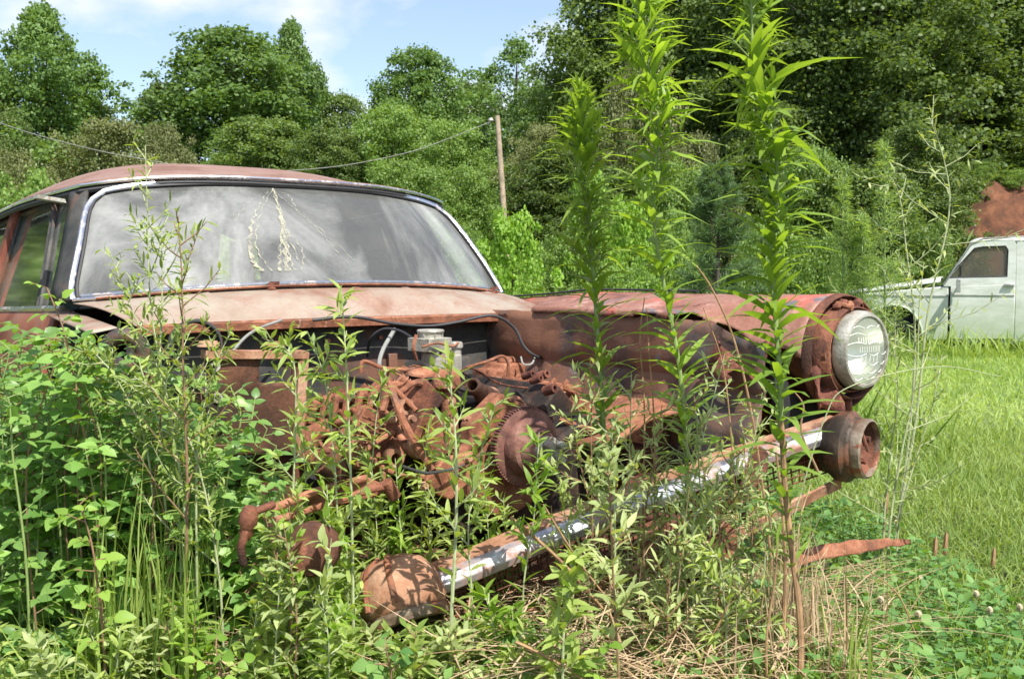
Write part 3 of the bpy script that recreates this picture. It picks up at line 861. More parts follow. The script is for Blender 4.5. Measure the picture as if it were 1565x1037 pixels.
wp2.lathe([(0, -.05), (.035, -.045), (.05, -.02), (.052, .0), (.045, .03), (.03, .045)], cp(775, 632, y=.60), (0, -1, .25), 24)
ep(wp2, 'water_pump', M['rust'])
# big damper pulley and hub
PX = cp(806, 682, y=.37)
pl = MB()
def teeth(j, k): return 0
pl.lathe([(.0, .012), (.062, .012), (.064, .004), (.080, .002), (.087, -.002), (.087, -.020), (.080, -.024), (.0, -.026)], PX, (0, -1, 0), 96, jag=teeth)
pl.lathe([(.070, .004), (.069, .020), (.060, .034), (.050, .038), (.048, .044), (.034, .056), (.032, .08)], PX, (0, -1, 0), 40)
for k in range(72):
    a = k * math.pi / 36; pl.box(PX + Vector((.089 * math.cos(a), .011, .089 * math.sin(a))), (.006, .018, .004), Matrix.Rotation(-a, 3, 'Y'))
pul = ep(pl, 'crank_pulley', rusty('pulley_rust', (.11, .05, .04), (.22, .10, .075), (.31, .165, .125), 14, None, .8, 0, .35, 120), smooth=35)
hb = MB()
hb.lathe([(0, .084), (.030, .084), (.034, .080), (.034, .07)], PX, (0, -1, 0), 32)
for k in range(4):
    a = k * math.pi / 2 + .7
    hb.lathe([(0, .112), (.0085, .112), (.0095, .106), (.0095, .095), (.006, .094), (.006, .08)], PX + Vector((.023 * math.cos(a), 0, .023 * math.sin(a))), (0, -1, 0), 12)
hb.lathe([(0, .10), (.012, .10), (.013, .08)], PX, (0, -1, 0), 18)
hb.build('hub', M['alloy'], pul)
# rusty reservoir on the right of the firewall
tk = MB()
T0 = cp(772, 578, y=1.08)
tk.prism([(-.085, -.07), (.06, -.075), (.075, -.05), (.078, .02), (.06, .045), (.01, .052), (-.04, .05), (-.045, .035), (-.085, .03)], lambda a, b2, t: Vector((T0.x + a, T0.y + t, T0.z + b2)), -.05, .06)
tk.lathe([(.028, .0), (.03, .012), (.022, .018), (0, .02)], (T0.x + .005, T0.y, T0.z + .05), (0, 0, 1), 16)
ep(tk, 'heater_box', M['rust'], bevel=.014)
hp_ = MB()
hp_.tube(smooth_path([cp(712, 562, y=.9), cp(745, 552, y=.86), cp(766, 544, y=.86), cp(776, 552, y=.86), cp(775, 578, y=.86), cp(764, 585, y=.85)], 6), .0045, 8)
ep(hp_, 'fuel_pipe', M['rust'])
sf = MB(); p0 = cp(813, 536, y=1.2)
sf.lathe([(0, .05), (.010, .048), (.012, .03), (.022, .026), (.026, .0), (.024, -.02)], p0, (.3, -1, 0), 18)
cb(sf, 'rubber_grommet', M['rust'])
# corroded small pipe end and bolts on the far bank
pe = MB()
for k, (px, py, r_) in enumerate(((833, 597, .014), (812, 582, .010), (800, 575, .010), (822, 575, .012))):
    c0 = cp(px, py, y=.58 + .03 * k)
    ep(MB().lathe([(r_ * .5, .01), (r_ * .5, .035), (r_, .035), (r_, .0)], c0, (.2, -1, .3), 12), 'pipe_stub', M['rust_deep'])

# heater hose clamp, coil and spark leads that lie on top of the engine
co_ = MB(); c0 = cp(612, 610, y=.62)
co_.lathe([(0, .05), (.008, .05), (.009, .035), (.019, .032), (.020, .025), (.020, -.05), (0, -.05)], c0, (.6, -.5, .3), 20)
ep(co_, 'ignition_coil', M['rust_tan'])
for k in range(5):
    ep(MB().tube(smooth_path([cp(628 + k * 14, 600 + k * 2, y=.66), cp(640 + k * 18, 582 - 5 * k, y=.68), cp(660 + k * 26, 590 - k, y=.7), cp(690 + k * 32, 606 - k * 3, y=.72)], 6), .0028, 6), 'spark_lead', M['rubber'] if k % 2 else M['rust_deep'])
# small fittings bolted all over the front of the engine
bo = MB()
for px, py, y_ in ((560, 655, .5), (575, 690, .5), (612, 700, .5), (630, 640, .40), (686, 648, .35), (694, 684, .35), (650, 700, .35), (648, 742, .29), (715, 700, .29), (700, 752, .29), (600, 640, .46), (770, 700, .42), (735, 660, .44), (880, 620, .5), (900, 640, .5), (715, 640, .46), (690, 612, .5)):
    c0 = cp(px, py, y=y_ - .012)
    ep(MB().lathe([(0, .010), (.0065, .010), (.0075, 0), (.010, -.001), (.010, -.004)], c0, (0, -1, .1), 6), 'bolt_head', M['rust_tan'])
pi = MB()
pi.tube(smooth_path([cp(500, 648, y=.75), cp(560, 640, y=.62), cp(600, 652, y=.5), cp(625, 690, y=.42)], 6), .010, 10)
pi.tube(smooth_path([cp(610, 600, y=.5), cp(636, 585, y=.55), cp(660, 600, y=.6)], 6), .007, 8)
pi.tube(smooth_path([cp(690, 700, y=.36), cp(740, 665, y=.42), cp(790, 640, y=.5)], 6), .013, 10)
pi.tube(smooth_path([cp(600, 660, y=.45), cp(560, 690, y=.42), cp(600, 722, y=.36), cp(650, 730, y=.30)], 6), .006, 8)
pi.tube(smooth_path([cp(855, 640, y=.5), cp(900, 655, y=.45), cp(960, 650, y=.4)], 6), .008, 8)
ep(pi, 'coolant_pipe', M['rust'])
cs = MB(); c0 = cp(556, 694, y=.5)
cs.lathe([(.0, .04), (.022, .04), (.034, .024), (.038, .0), (.038, -.05)], c0, (-.3, -1, .1), 24)
for k in range(5): cs.lathe([(0, .058), (.006, .058), (.007, .048)], c0 + Vector((.026 * math.cos(k * 1.26), .008, .026 * math.sin(k * 1.26))), (-.3, -1, .1), 6)
ep(cs, 'generator', M['rust'])
rad = MB()
for k in range(26):
    a_, b_ = rnd.uniform(500, 880), rnd.uniform(610, 760); y_ = rnd.uniform(.42, .6)
    p_ = cp(a_, b_, y=y_); q_ = p_ + Vector((rnd.uniform(-.06, .06), rnd.uniform(-.02, .03), rnd.uniform(-.05, .02)))
    m_ = (p_ + q_) / 2 + Vector((0, -.012, rnd.uniform(-.02, .02)))
    ep(MB().tube(smooth_path([p_, m_, q_], 4), rnd.uniform(.002, .006), 6), 'broken_pipe', M['rust_deep'])
# wires and hoses
def wire(pts, r, mat, name, ref=None): cb(MB().tube(smooth_path(pts, 8), r, 7), name, mat)
wire([cp(478, 489, y=1.17), cp(540, 484, y=1.14), cp(600, 494, y=1.12), cp(655, 498, y=1.1), cp(700, 492, y=1.08), cp(752, 482, y=1.05), cp(785, 500, y=1.03), cp(800, 528, y=1.0), cp(817, 543, y=.98), cp(850, 553, y=.98), cp(890, 566, y=.98)], .0048, M['rubber'], 'battery_cable')
wire([cp(430, 489, y=1.16), cp(400, 500, y=1.1), cp(375, 515, y=1.05), cp(350, 545, y=1.0), cp(330, 580, y=.98), cp(318, 620, y=.97)], .004, M['cable'], 'loose_wire')
wire([cp(561, 545, y=1.1), cp(566, 518, y=1.05), cp(585, 503, y=1.02), cp(610, 505, y=.98), cp(633, 518, y=.92)], .0038, M['rubber'], 'vacuum_hose')
wire([cp(603, 503, y=1.05), cp(585, 535, y=.98), cp(580, 560, y=.9), cp(593, 585, y=.8), cp(604, 600, y=.7)], .006, M['cable'], 'heater_hose')
wire([cp(600, 595, y=.72), cp(580, 572, y=.8), cp(590, 566, y=.84), cp(617, 575, y=.8)], .0025, M['rust'], 'ignition_wire')
wire([cp(796, 545, y=1.0), cp(800, 556, y=.98), cp(812, 556, y=.97), cp(818, 545, y=1.0)], .003, M['cable'], 'wire_loop')
wire([cp(845, 470, y=1.15), cp(875, 490, y=1.0), cp(890, 520, y=.9), cp(905, 540, y=.9)], .006, M['apron'], 'hood_cable')
for k in range(7):
    x0 = 1085 + k * 9
    wire([cp(x0, 560 + 6 * k, y=.4), cp(x0 + rnd.uniform(-25, 10), 595 + 8 * k, y=.33), cp(x0 + rnd.uniform(-10, 25), 620, y=.36), cp(x0 + rnd.uniform(-20, 20), 660, y=.38)], .0022, M['cable'] if k % 2 else M['rubber'], 'loose_wire')
for k in range(4):
    wire([cp(1095 + 6 * k, 545, y=.35), cp(1110 + 5 * k, 525 - 5 * k, y=.3), cp(1128 + 4 * k, 545, y=.3), cp(1118, 575 + 8 * k, y=.33)], .0026, M['rubber'] if k % 2 else M['cable'], 'wire_loop')
wire([cp(615, 712, y=.26), cp(640, 720, y=.26), cp(660, 722, y=.26), cp(705, 712, y=.28), cp(740, 690, y=.3)], .0032, M['soot'], 'lower_hose')

# radiator support panel standing on the left of the bay
M['support'] = rusty('brown_support_panel', (.03, .018, .013), (.075, .035, .02), (.13, .055, .03), 8, None, .85, 0, .5, 110)  # dark brown, with the shadow over the panel put into the colour
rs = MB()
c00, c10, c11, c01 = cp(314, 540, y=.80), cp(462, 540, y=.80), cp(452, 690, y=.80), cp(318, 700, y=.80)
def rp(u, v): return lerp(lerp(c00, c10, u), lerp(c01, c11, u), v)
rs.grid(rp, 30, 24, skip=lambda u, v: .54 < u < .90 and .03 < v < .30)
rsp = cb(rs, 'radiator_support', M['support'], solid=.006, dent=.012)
fr = MB()
fr.sweep([rp(-.02, 0), rp(1.02, 0)], [(-.018, -.012), (.018, -.012), (.018, .008), (-.018, .008)])
fr.sweep([rp(1.0, -.02), rp(1.0, 1)], [(-.012, -.014), (.012, -.014), (.012, .014), (-.012, .014)], up=(0, 1, 0))
fr.tube([rp(.52, .02), rp(.52, .30), rp(.91, .30), rp(.91, .02)], .003, 6)
for u in (.03, .70): fr.lathe([(.0, .01), (.02, .012), (.026, .0)], rp(u, -.02) + Vector((0, 0, .012)), (0, 0, 1), 14)
fr.build('top_flange', M['rust_tan'], rsp, bevel=.002)
for u, v in ((.08, .12), (.10, .42)):
    e_ = MB().lathe([(.007, 0), (.007, .01), (.012, .01), (.012, 0)], rp(u, v), (0, -1, 0), 16)
    e_.build('grommet_ring', M['alloy'], rsp)
# dark sheet structures on the near side of the bay
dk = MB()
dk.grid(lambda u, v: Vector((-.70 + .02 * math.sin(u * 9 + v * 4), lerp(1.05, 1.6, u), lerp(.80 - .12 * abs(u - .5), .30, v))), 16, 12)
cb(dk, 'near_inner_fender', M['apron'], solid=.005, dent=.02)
hp2 = MB()
hp2.lathe([(.060, -.03), (.066, -.03), (.069, 0), (.064, .01), (.060, .01)], cp(300, 528, y=1.12), (-.1, -1, .1), 26)
hp2.tube(smooth_path([cp(160, 560, y=1.2), cp(166, 525, y=1.18), cp(190, 512, y=1.16), cp(215, 530, y=1.15), cp(225, 580, y=1.15)], 6), .018, 10)
cb(hp2, 'heater_duct', M['soot'], solid=.003)
# lower front: frame horns, cross member, drums and arms
fr2 = MB()
for sg in (-1, 1):
    fr2.sweep([(sg * .40, .30, .33), (sg * .40, .5, .33), (sg * .42, 1.7, .30)], [(-.035, -.05), (.035, -.05), (.035, .05), (-.035, .05)])
fr2.sweep([(-.52, .32, .36), (0, .30, .33), (.52, .32, .36)], [(-.06, -.035), (.06, -.035), (.06, .035), (-.06, .035)])
cb(fr2, 'frame_rail', M['rust_dark'], bevel=.008)
sus = MB()
sus.tube(smooth_path([cp(420, 795, y=.16), cp(500, 770, y=.18), cp(580, 745, y=.2), cp(605, 752, y=.2)], 5), .007, 8)
sus.tube(smooth_path([cp(415, 778, y=.16), cp(480, 752, y=.2), cp(560, 730, y=.22)], 5), .008, 8)
sus.tube([cp(590, 735, y=.2), cp(604, 760, y=.2)], .013, 12)
q = [cp(470, 752, y=.22), cp(560, 728, y=.22), cp(592, 742, y=.22), cp(580, 758, y=.22), cp(480, 780, y=.22)]
sus.prism([(p.x, p.z) for p in q], lambda a, b2, t: Vector((a, .22 + t, b2)), 0, .02)
cb(sus, 'control_arm', M['rust'], bevel=.002)
bj = MB()
bj.lathe([(0, .020), (.010, .018), (.015, .007), (.016, -.010), (.011, -.018), (.012, -.028), (.007, -.04)], cp(380, 790, y=.14), (.1, -.2, 1), 20)
bj.tube([cp(378, 803, y=.14), cp(368, 835, y=.14), cp(372, 860, y=.15)], .007, 10)
bj.tube([cp(388, 782, y=.14), cp(418, 770, y=.15)], .007, 10)
cb(bj, 'ball_joint', M['rust_dark'])
dm = MB().lathe([(.0, .025), (.02, .025), (.042, .020), (.046, .012), (.046, -.02), (.0, -.02)], cp(478, 838, y=.12), (-.75, -1, .2), 36)
cb(dm, 'brake_drum', M['rust_dark'], solid=.002)
# column of dark machinery between, so the bay has depth
dk2 = MB().box((0, .9, .30), (.5, .9, .12)).box((-.45, 1.0, .45), (.12, .3, .25)).box((.36, .5, .50), (.10, .14, .12))
dk2.lathe([(.0, .08), (.05, .08), (.055, -.08), (0, -.08)], (-.40, .62, .56), (0, 1, .0), 22)
cb(dk2, 'gearbox', M['rust_dark'], bevel=.01)

# ------------------------------------------------------------------ ground, bank
def grid_axis(a, b, fine, f0, f1, coarse):
    out = [a]
    while out[-1] < b:
        x = out[-1]
        step = fine if f0 <= x <= f1 else min(coarse, fine + (.03 if -16 < x < 34 else .12) * (f0 - x if x < f0 else x - f1))
        out.append(x + step)
    return out
gx = grid_axis(-260, 260, .12, -4, 4, 16); gy = grid_axis(-40, 420, .12, .5, 6, 16)
g = MB()
ny = len(gy)
g.v = [(x, y, ground_z(x, y)) for x in gx for y in gy]
g.f = [(i * ny + j, (i + 1) * ny + j, (i + 1) * ny + j + 1, i * ny + j + 1) for i in range(len(gx) - 1) for j in range(ny - 1)]
g.m = [0] * len(g.f)
m, n, b = node_mat('soil_and_moss')
co = objco(n)
f1 = noise(n, 3.5, 9, .65, co); f2 = noise(n, .5, 6, .6, co)
near = ramp(n, f1, [(.35, (.035, .045, .016)), (.5, (.08, .075, .035)), (.65, (.09, .13, .035))])
far = ramp(n, f2, [(.35, (.09, .15, .04)), (.65, (.15, .21, .06))])
geo = n.nodes.new('ShaderNodeNewGeometry'); sp = n.nodes.new('ShaderNodeSeparateXYZ'); n.links.new(geo.outputs['Position'], sp.inputs[0])
mr = n.nodes.new('ShaderNodeMapRange'); mr.inputs[1].default_value = 3.5; mr.inputs[2].default_value = 7; n.links.new(sp.outputs['Y'], mr.inputs[0])
gcol = mixc(n, mr.outputs[0], near, far)
# bare red clay on the bank behind the truck, colour darkened for tree shade
vd = n.nodes.new('ShaderNodeVectorMath'); vd.operation = 'DISTANCE'; vd.inputs[1].default_value = (12.6, 20.6, 2.0); n.links.new(geo.outputs['Position'], vd.inputs[0])
ad = n.nodes.new('ShaderNodeMath'); ad.operation = 'ADD'; n.links.new(vd.outputs['Value'], ad.inputs[0])
mu = n.nodes.new('ShaderNodeMath'); mu.operation = 'MULTIPLY'; mu.inputs[1].default_value = 2.0; n.links.new(f1, mu.inputs[0]); n.links.new(mu.outputs[0], ad.inputs[1])
k = ramp(n, ad.outputs[0], [(0, (1, 1, 1)), (1, (1, 1, 1))])
mr2 = n.nodes.new('ShaderNodeMapRange'); mr2.inputs[1].default_value = 4.9; mr2.inputs[2].default_value = 4.0; n.links.new(ad.outputs[0], mr2.inputs[0])
clay = ramp(n, f1, [(.3, (.035, .018, .010)), (.52, (.12, .045, .02)), (.68, (.20, .085, .04))])
n.links.new(mixc(n, mr2.outputs[0], gcol, clay), b.inputs['Base Color'])
b.inputs['Roughness'].default_value = .95
bump(n, b, f1, .8, .03)
tag(g.build('ground', m, smooth=180), kind='structure')

# ------------------------------------------------------------------ fallen grille bar with its two parking lamps
GR = at(1290, 655, 2.42); GLp = at(640, 902, 1.93)
grille = empty('fallen_grille', (0, 0, 0), 0, 'pitted chrome grille bar with mesh and two round lamp pods, tipped down before the engine', 'car grille')
pth = smooth_path([GR, at(1150, 702, 2.33), at(1080, 728, 2.26), at(960, 775, 2.14), at(830, 826, 2.05), at(700, 880, 1.96), GLp], 8)
sec = [(.000, -.024), (.018, -.016), (.022, .000), (.012, .016), (-.028, .024), (-.030, .018), (.002, .006), (-.003, -.021)]
br = MB().sweep(pth, [(-a, b_) for a, b_ in sec][::-1])
# orient so that the bright face looks at the viewer
bar = br.build('grille_bar', M['bar'], grille, bevel=.002)
tf = MB().sweep([p + Vector((-.010, .032, .024)) for p in pth], [(-.024, -.002), (.024, -.002), (.024, .002), (-.024, .002)])
tf.build('top_flange', M['rust_tan'], bar, dent=.006, sub=1)
spots_ = MB()
for px, py, r_ in ((886, 800, .017), (908, 795, .010), (1010, 757, .009)):
    p = at(px, py, 2.085 if px < 1000 else 2.17)
gm = MB()
N = 92
for k in range(N):
    t = k / (N - 1) * (len(pth) - 1); i = min(int(t), len(pth) - 2); p = pth[i].lerp(pth[i + 1], t - i)
    if rnd.random() < .05: continue
    wob = rnd.uniform(-.003, .003)
    gm.tube([p + Vector((0, .012, -.014)), p + Vector((.004 + wob, .03, -.05)), p + Vector((.012 + wob, .035, -.098))], .0020, 4, caps=False)
for r_ in range(6):
    dz = -.022 - r_ * .0155
    gm.tube([p + Vector((.001 * r_, .014 + .004 * r_, dz)) for p in pth], .0020, 4, caps=False)
gm.build('mesh_grille', M['rust_dark'], grille)
lw = smooth_path([at(1282, 735, 2.40), at(1215, 768, 2.33), at(1130, 812, 2.24), at(1010, 858, 2.14), at(880, 905, 2.04), at(760, 960, 1.95)], 8)
lb = MB().sweep(lw, [(-.004, -.018), (.010, -.014), (.012, .004), (-.006, .014), (-.012, .010)])
lb.build('lower_bar', M['rust_tan'], grille, dent=.01)
def pod(c, axis, r, facing_lamp, nm='lamp_pod'):
    A = Vector(axis).normalized()
    s = MB().lathe([(r * .35, -.095), (r * .85, -.078), (r * 1.15, -.045), (r * 1.18, -.020), (r * 1.03, -.012), (r * 1.0, .0)], c, A, 40)
    o = s.build(nm, M['rust'] if not facing_lamp else M['pod_grey'], grille, solid=.003, dent=.012)
    rng_ = MB().lathe([(r * .98, -.012), (r * 1.0, .012), (r * .99, .022), (r * .93, .025), (r * .90, .018), (r * .90, .0)], c, A, 44)
    rng_.build('bezel', M['pod_ring'], o, solid=.002)
    inn = MB().lathe([(r * .88, .012), (r * .80, -.004), (r * .6, -.022), (r * .1, -.03)], c, A, 32)
    X = A.cross(Vector((0, 0, 1))).normalized(); Z = X.cross(A)
    for k in range(3):
        a = k * 2.1 + .4; q = c + (X * math.cos(a) + Z * math.sin(a)) * r * .45
        inn.tube([q - A * .02, q + A * .015], .007, 8)
    inn.tube([c + Z * r * .7, c - Z * r * .1 + A * .02], .004, 6)
    inn.build('lamp_socket', M['rust_dark'], o)
    return o
M['pod_grey'] = rusty('pod_weathered_grey', (.03, .022, .016), (.07, .05, .035), (.15, .11, .08), 10, [((.20, .085, .05), 14, .50, .62)], .6, .2, .3, 120)
M['pod_ring'] = rusty('pod_bright_ring', (.12, .08, .055), (.24, .18, .13), (.36, .30, .23), 14, [((.24, .10, .06), 20, .50, .60)], .45, .3, .4, 120)
FW = -CB
pod(at(1314, 684, 2.38), FW + Vector((.34, 0.02, 0)), .070, True)
# the near pod lies face down in the grass
c = at(614, 912, 1.92)
A = (Vector((.30, -.38, -.86))).normalized()
s = MB().lathe([(.0, -.078), (.03, -.076), (.058, -.062), (.074, -.036), (.080, -.004), (.082, .016), (.079, .022), (.077, .034)], c, A, 44)
o = s.build('lamp_pod', M['rust_tan'], grille, solid=.003, dent=.008)
rr_ = MB().lathe([(.078, .030), (.083, .040), (.080, .052), (.071, .054), (.069, .04)], c, A, 44)
rr_.build('bezel', M['pod_ring'], o, solid=.002)
X = A.cross(Vector((0, 0, 1))).normalized(); Z = X.cross(A)
st_ = MB()
for a in (-.6, .15, .9):
    pts = [c + (X * math.cos(a) + Z * math.sin(a)) * r_ - A * h_ for r_, h_ in ((.03, .080), (.060, .065), (.077, .038), (.083, .004), (.086, -.016))]
    st_.tube(pts, .006, 6, flat=.5)
st_.build('pod_rib', M['rust'], o)

# loose scrap
def scrap(name, pts, w, mat, label, cat, th=.004, twist=0, dent=.02):
    P = smooth_path(pts, 8)
    sc = MB()
    n_ = len(P) - 1
    ws_ = w if isinstance(w, list) else [w, w]
    def fn(u, v):
        i = int(round(u * n_)); p = P[i]; t = (P[min(i + 1, n_)] - P[max(i - 1, 0)]).normalized()
        side = t.cross(Vector((0, -.5, .85))).normalized()
        side = Matrix.Rotation(twist * u, 3, t) @ side
        k = u * (len(ws_) - 1); a = int(min(k, len(ws_) - 2)); ww = lerp(ws_[a], ws_[a + 1], k - a)
        return p + side * (v - .5) * ww + Vector((0, 0, .012 * math.sin(v * 3.1)))
    sc.grid(fn, n_, 6)
    return tag(sc.build(name, mat, solid=th, dent=dent, sub=1), label, cat)
scrap('scrap_strip', [at(1205, 868, 2.42), at(1245, 846, 2.5), at(1300, 838, 2.55), at(1340, 832, 2.62), at(1392, 830, 2.72)], [.02, .042, .032, .008], M['rust'], 'curved rusty metal strip lying on the clover below the lamp pod, pointing at the lawn', 'scrap metal', twist=.6)
scrap('scrap_brace', [at(1116, 812, 2.1), at(1085, 858, 2.08), at(1050, 915, 2.05)], [.035, .04, .045], M['rust_dark'], 'dark brown steel brace leaning down from the grille bar into the brush', 'scrap metal', twist=.2)
scrap('scrap_sheet', [at(1010, 862, 2.12), at(1050, 852, 2.15), at(1090, 848, 2.2), at(1125, 840, 2.26)], [.02, .05, .03], M['rust'], 'small torn rusty sheet with a bright edge lying under the grille mesh', 'scrap metal', twist=1.2)
scrap('scrap_angle', [at(1160, 690, 2.24), at(1155, 720, 2.23), at(1140, 748, 2.22)], [.04, .045, .03], M['rust_dark'], 'bent dark bracket hooked over the chrome grille bar beside the tall stem', 'scrap metal')

# ------------------------------------------------------------------ white pickup truck
TY = 13.1
T0 = at(1296, 518, TY); S_ = TY / F_PX
TPH = R(24)
def tp(px, py):
    u = (px - 782.5) / F_PX
    return ((u * T0.y - T0.x) / (math.cos(TPH) + u * math.sin(TPH)), (518 - py) * S_ * .972)
truck = empty('pickup_truck', (T0.x, T0.y, T0.z), R(-24), 'old chalky white pickup truck parked side-on at the edge of the lawn', 'pickup truck')
W_ = 1.85
def tprism(pts, y0, y1): return lambda mb: mb.prism([tp(*p) for p in pts], lambda a, b2, t: Vector((a, t, b2)), y0, y1)
ns = 12
arch = [(1367 + 44 * math.cos(a), 512 - 49 * math.sin(a)) for a in np.linspace(math.pi * .98, math.pi * .0, ns)]
def body_x(z): return .035 * math.sin(max(0, min(1, z / .72)) * math.pi)
fen_o = [(1297, 512), (1296, 470), (1297, 448), (1330, 443), (1380, 437), (1448, 432), (1450, 516), (1412, 516)] 
fo = [(1297, 512), (1295, 470), (1296, 449), (1340, 444), (1400, 438), (1449, 434), (1449, 516), (1411, 516)] + arch[::-1] + [(1322, 512)]
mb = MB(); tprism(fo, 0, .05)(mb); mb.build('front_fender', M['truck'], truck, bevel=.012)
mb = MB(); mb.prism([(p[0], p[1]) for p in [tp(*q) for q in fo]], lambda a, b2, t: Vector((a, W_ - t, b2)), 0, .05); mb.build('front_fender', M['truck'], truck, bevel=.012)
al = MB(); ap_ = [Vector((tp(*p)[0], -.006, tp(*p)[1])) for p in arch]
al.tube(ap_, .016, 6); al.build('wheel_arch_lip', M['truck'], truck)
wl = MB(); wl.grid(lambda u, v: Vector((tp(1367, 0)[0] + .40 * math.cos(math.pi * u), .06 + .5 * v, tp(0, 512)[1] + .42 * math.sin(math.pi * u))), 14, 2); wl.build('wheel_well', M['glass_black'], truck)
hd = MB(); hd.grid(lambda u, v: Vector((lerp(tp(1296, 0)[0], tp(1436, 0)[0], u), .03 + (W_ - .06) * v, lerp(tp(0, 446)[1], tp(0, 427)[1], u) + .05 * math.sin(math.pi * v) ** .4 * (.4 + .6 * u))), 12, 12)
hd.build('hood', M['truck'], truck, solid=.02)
# door with window opening
dlow = [(1452, 434), (1551, 430), (1551, 512), (1452, 514)]
door = MB(); tprism(dlow, -.01, .04)(door)
dr_ = door.build('door', M['truck'], truck, bevel=.010)
outer = [(1452, 434), (1441, 432), (1486, 368), (1546, 366), (1551, 372), (1551, 432)]
inner = [(1462, 420), (1448, 421), (1489, 376), (1537, 374), (1538, 419)]
wf = MB()
ring_o = [(1440, 434), (1484, 369), (1500, 366), (1546, 365), (1551, 372), (1551, 434)]
ring_i = [(1447, 421), (1487, 377), (1500, 375), (1534, 374), (1538, 380), (1538, 419)]
for i in range(6):
    j = (i + 1) % 6
    tprism([ring_o[i], ring_o[j], ring_i[j], ring_i[i]], -.008, .035)(wf)
wf.build('window_frame', M['truck'], dr_)
wg = MB(); tprism(ring_i, .012, .018)(wg); wg.build('window_glass', M['truck_glass'], dr_, smooth=0)
vb = MB(); vb.tube([Vector((tp(1467, 398)[0], .004, tp(0, 398)[1])), Vector((tp(1467, 420)[0], .004, tp(0, 420)[1]))], .012, 6)
vb.tube([Vector((*[tp(*p)[0]], .0, tp(*p)[1])) for p in ring_i + ring_i[:1]], .012, 6)
vb.build('window_seal', M['rubber'], dr_)
hn = MB(); hn.box((tp(1541, 0)[0], -.03, tp(0, 432)[1]), (.12, .03, .03)); hn.build('door_handle', M['truck_trim'], dr_, bevel=.006)
mrr = MB(); mrr.box((tp(1464, 0)[0], -.14, tp(0, 433)[1]), (.05, .14, .16)).tube([Vector((tp(1462, 0)[0], 0, tp(0, 436)[1])), Vector((tp(1464, 0)[0], -.12, tp(0, 436)[1]))], .012, 6)
mrr.build('side_mirror', M['truck_trim'], dr_, bevel=.01)
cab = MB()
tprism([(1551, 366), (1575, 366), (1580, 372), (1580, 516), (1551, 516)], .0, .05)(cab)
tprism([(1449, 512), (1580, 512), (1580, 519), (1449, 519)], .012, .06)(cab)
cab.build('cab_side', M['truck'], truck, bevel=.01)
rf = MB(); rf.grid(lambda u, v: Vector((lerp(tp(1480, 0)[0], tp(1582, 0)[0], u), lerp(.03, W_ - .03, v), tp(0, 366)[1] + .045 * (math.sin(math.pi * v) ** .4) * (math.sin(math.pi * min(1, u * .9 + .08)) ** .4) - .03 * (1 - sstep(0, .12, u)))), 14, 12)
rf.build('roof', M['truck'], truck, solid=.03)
gt = MB(); gt.tube([Vector((tp(x, 0)[0], -.012, tp(0, y)[1])) for x, y in ((1441, 432), (1482, 370), (1500, 363), (1545, 361), (1580, 361))], .012, 6); gt.build('roof_gutter', M['truck_trim'], truck)
wsx = MB(); wsx.grid(lambda u, v: Vector((lerp(tp(1437, 0)[0], tp(1482, 0)[0], v), .08 + (W_ - .16) * u, lerp(tp(0, 430)[1], tp(0, 370)[1], v))), 8, 4); wsx.build('windshield', M['truck_glass'], truck)
fs_ = MB()
for yy in (W_ - .04,):
    for i in range(6):
        j = (i + 1) % 6
        fs_.prism([tp(*p) for p in (ring_o[i], ring_o[j], ring_i[j], ring_i[i])], lambda a, b2, t: Vector((a, t, b2)), yy, yy + .035)
fs_.prism([tp(*p) for p in dlow], lambda a, b2, t: Vector((a, t, b2)), W_ - .04, W_)
fs_.build('far_door', M['truck'], truck)
bed = MB(); bx0 = tp(1584, 0)[0]
bed.prism([(bx0, tp(0, 516)[1]), (bx0, tp(0, 434)[1]), (bx0 + 2.3, tp(0, 434)[1]), (bx0 + 2.3, tp(0, 505)[1]), (bx0 + 1.55, .05), (bx0 + 1.45, .38), (bx0 + .95, .40), (bx0 + .75, .05)], lambda a, b2, t: Vector((a, t, b2)), 0, .05)
bed.prism([(bx0, tp(0, 516)[1]), (bx0, tp(0, 434)[1]), (bx0 + 2.3, tp(0, 434)[1]), (bx0 + 2.3, tp(0, 505)[1]), (bx0 + 1.55, .05), (bx0 + 1.45, .38), (bx0 + .95, .40), (bx0 + .75, .05)], lambda a, b2, t: Vector((a, t, b2)), W_ - .05, W_)
bed.box((bx0 + 1.15, W_ / 2, .25), (2.3, W_ - .12, .03))
bed.build('truck_bed', M['truck'], truck, bevel=.01)
ic = MB().box((tp(1520, 0)[0], W_ / 2, .42), (.5, W_ - .2, .25)).box((tp(1572, 0)[0], W_ / 2, .75), (.06, W_ - .12, .6)).box((tp(1400, 0)[0], W_ / 2, .35), (.85, W_ - .3, .45)).box((tp(1440, 0)[0], W_ / 2, .62), (.10, W_ - .12, .12))
ic.build('cab_interior', M['glass_black'], truck)
gr_ = MB().box((tp(1298, 0)[0], W_ / 2, .35), (.04, W_ - .1, .45)).box((tp(1288, 0)[0], W_ / 2, .08), (.12, W_, .16))
gr_.build('front_end', M['truck_trim'], truck, bevel=.02)
sr = MB()
for px, py, l_ in ((1325, 458, 0.02), (1392, 462, .06)):
    sr.box((tp(px, py)[0], -.012, tp(px, py)[1]), (l_, .01, .03))
sr.tube([Vector((tp(x, 0)[0], -.008, tp(0, 448.5)[1])) for x in (1300, 1450)], .006, 4)
sr.tube([Vector((tp(x, 0)[0], -.016, tp(0, 447)[1])) for x in (1453, 1550)], .006, 4)
sr.build('side_badge', M['truck_trim'], truck)
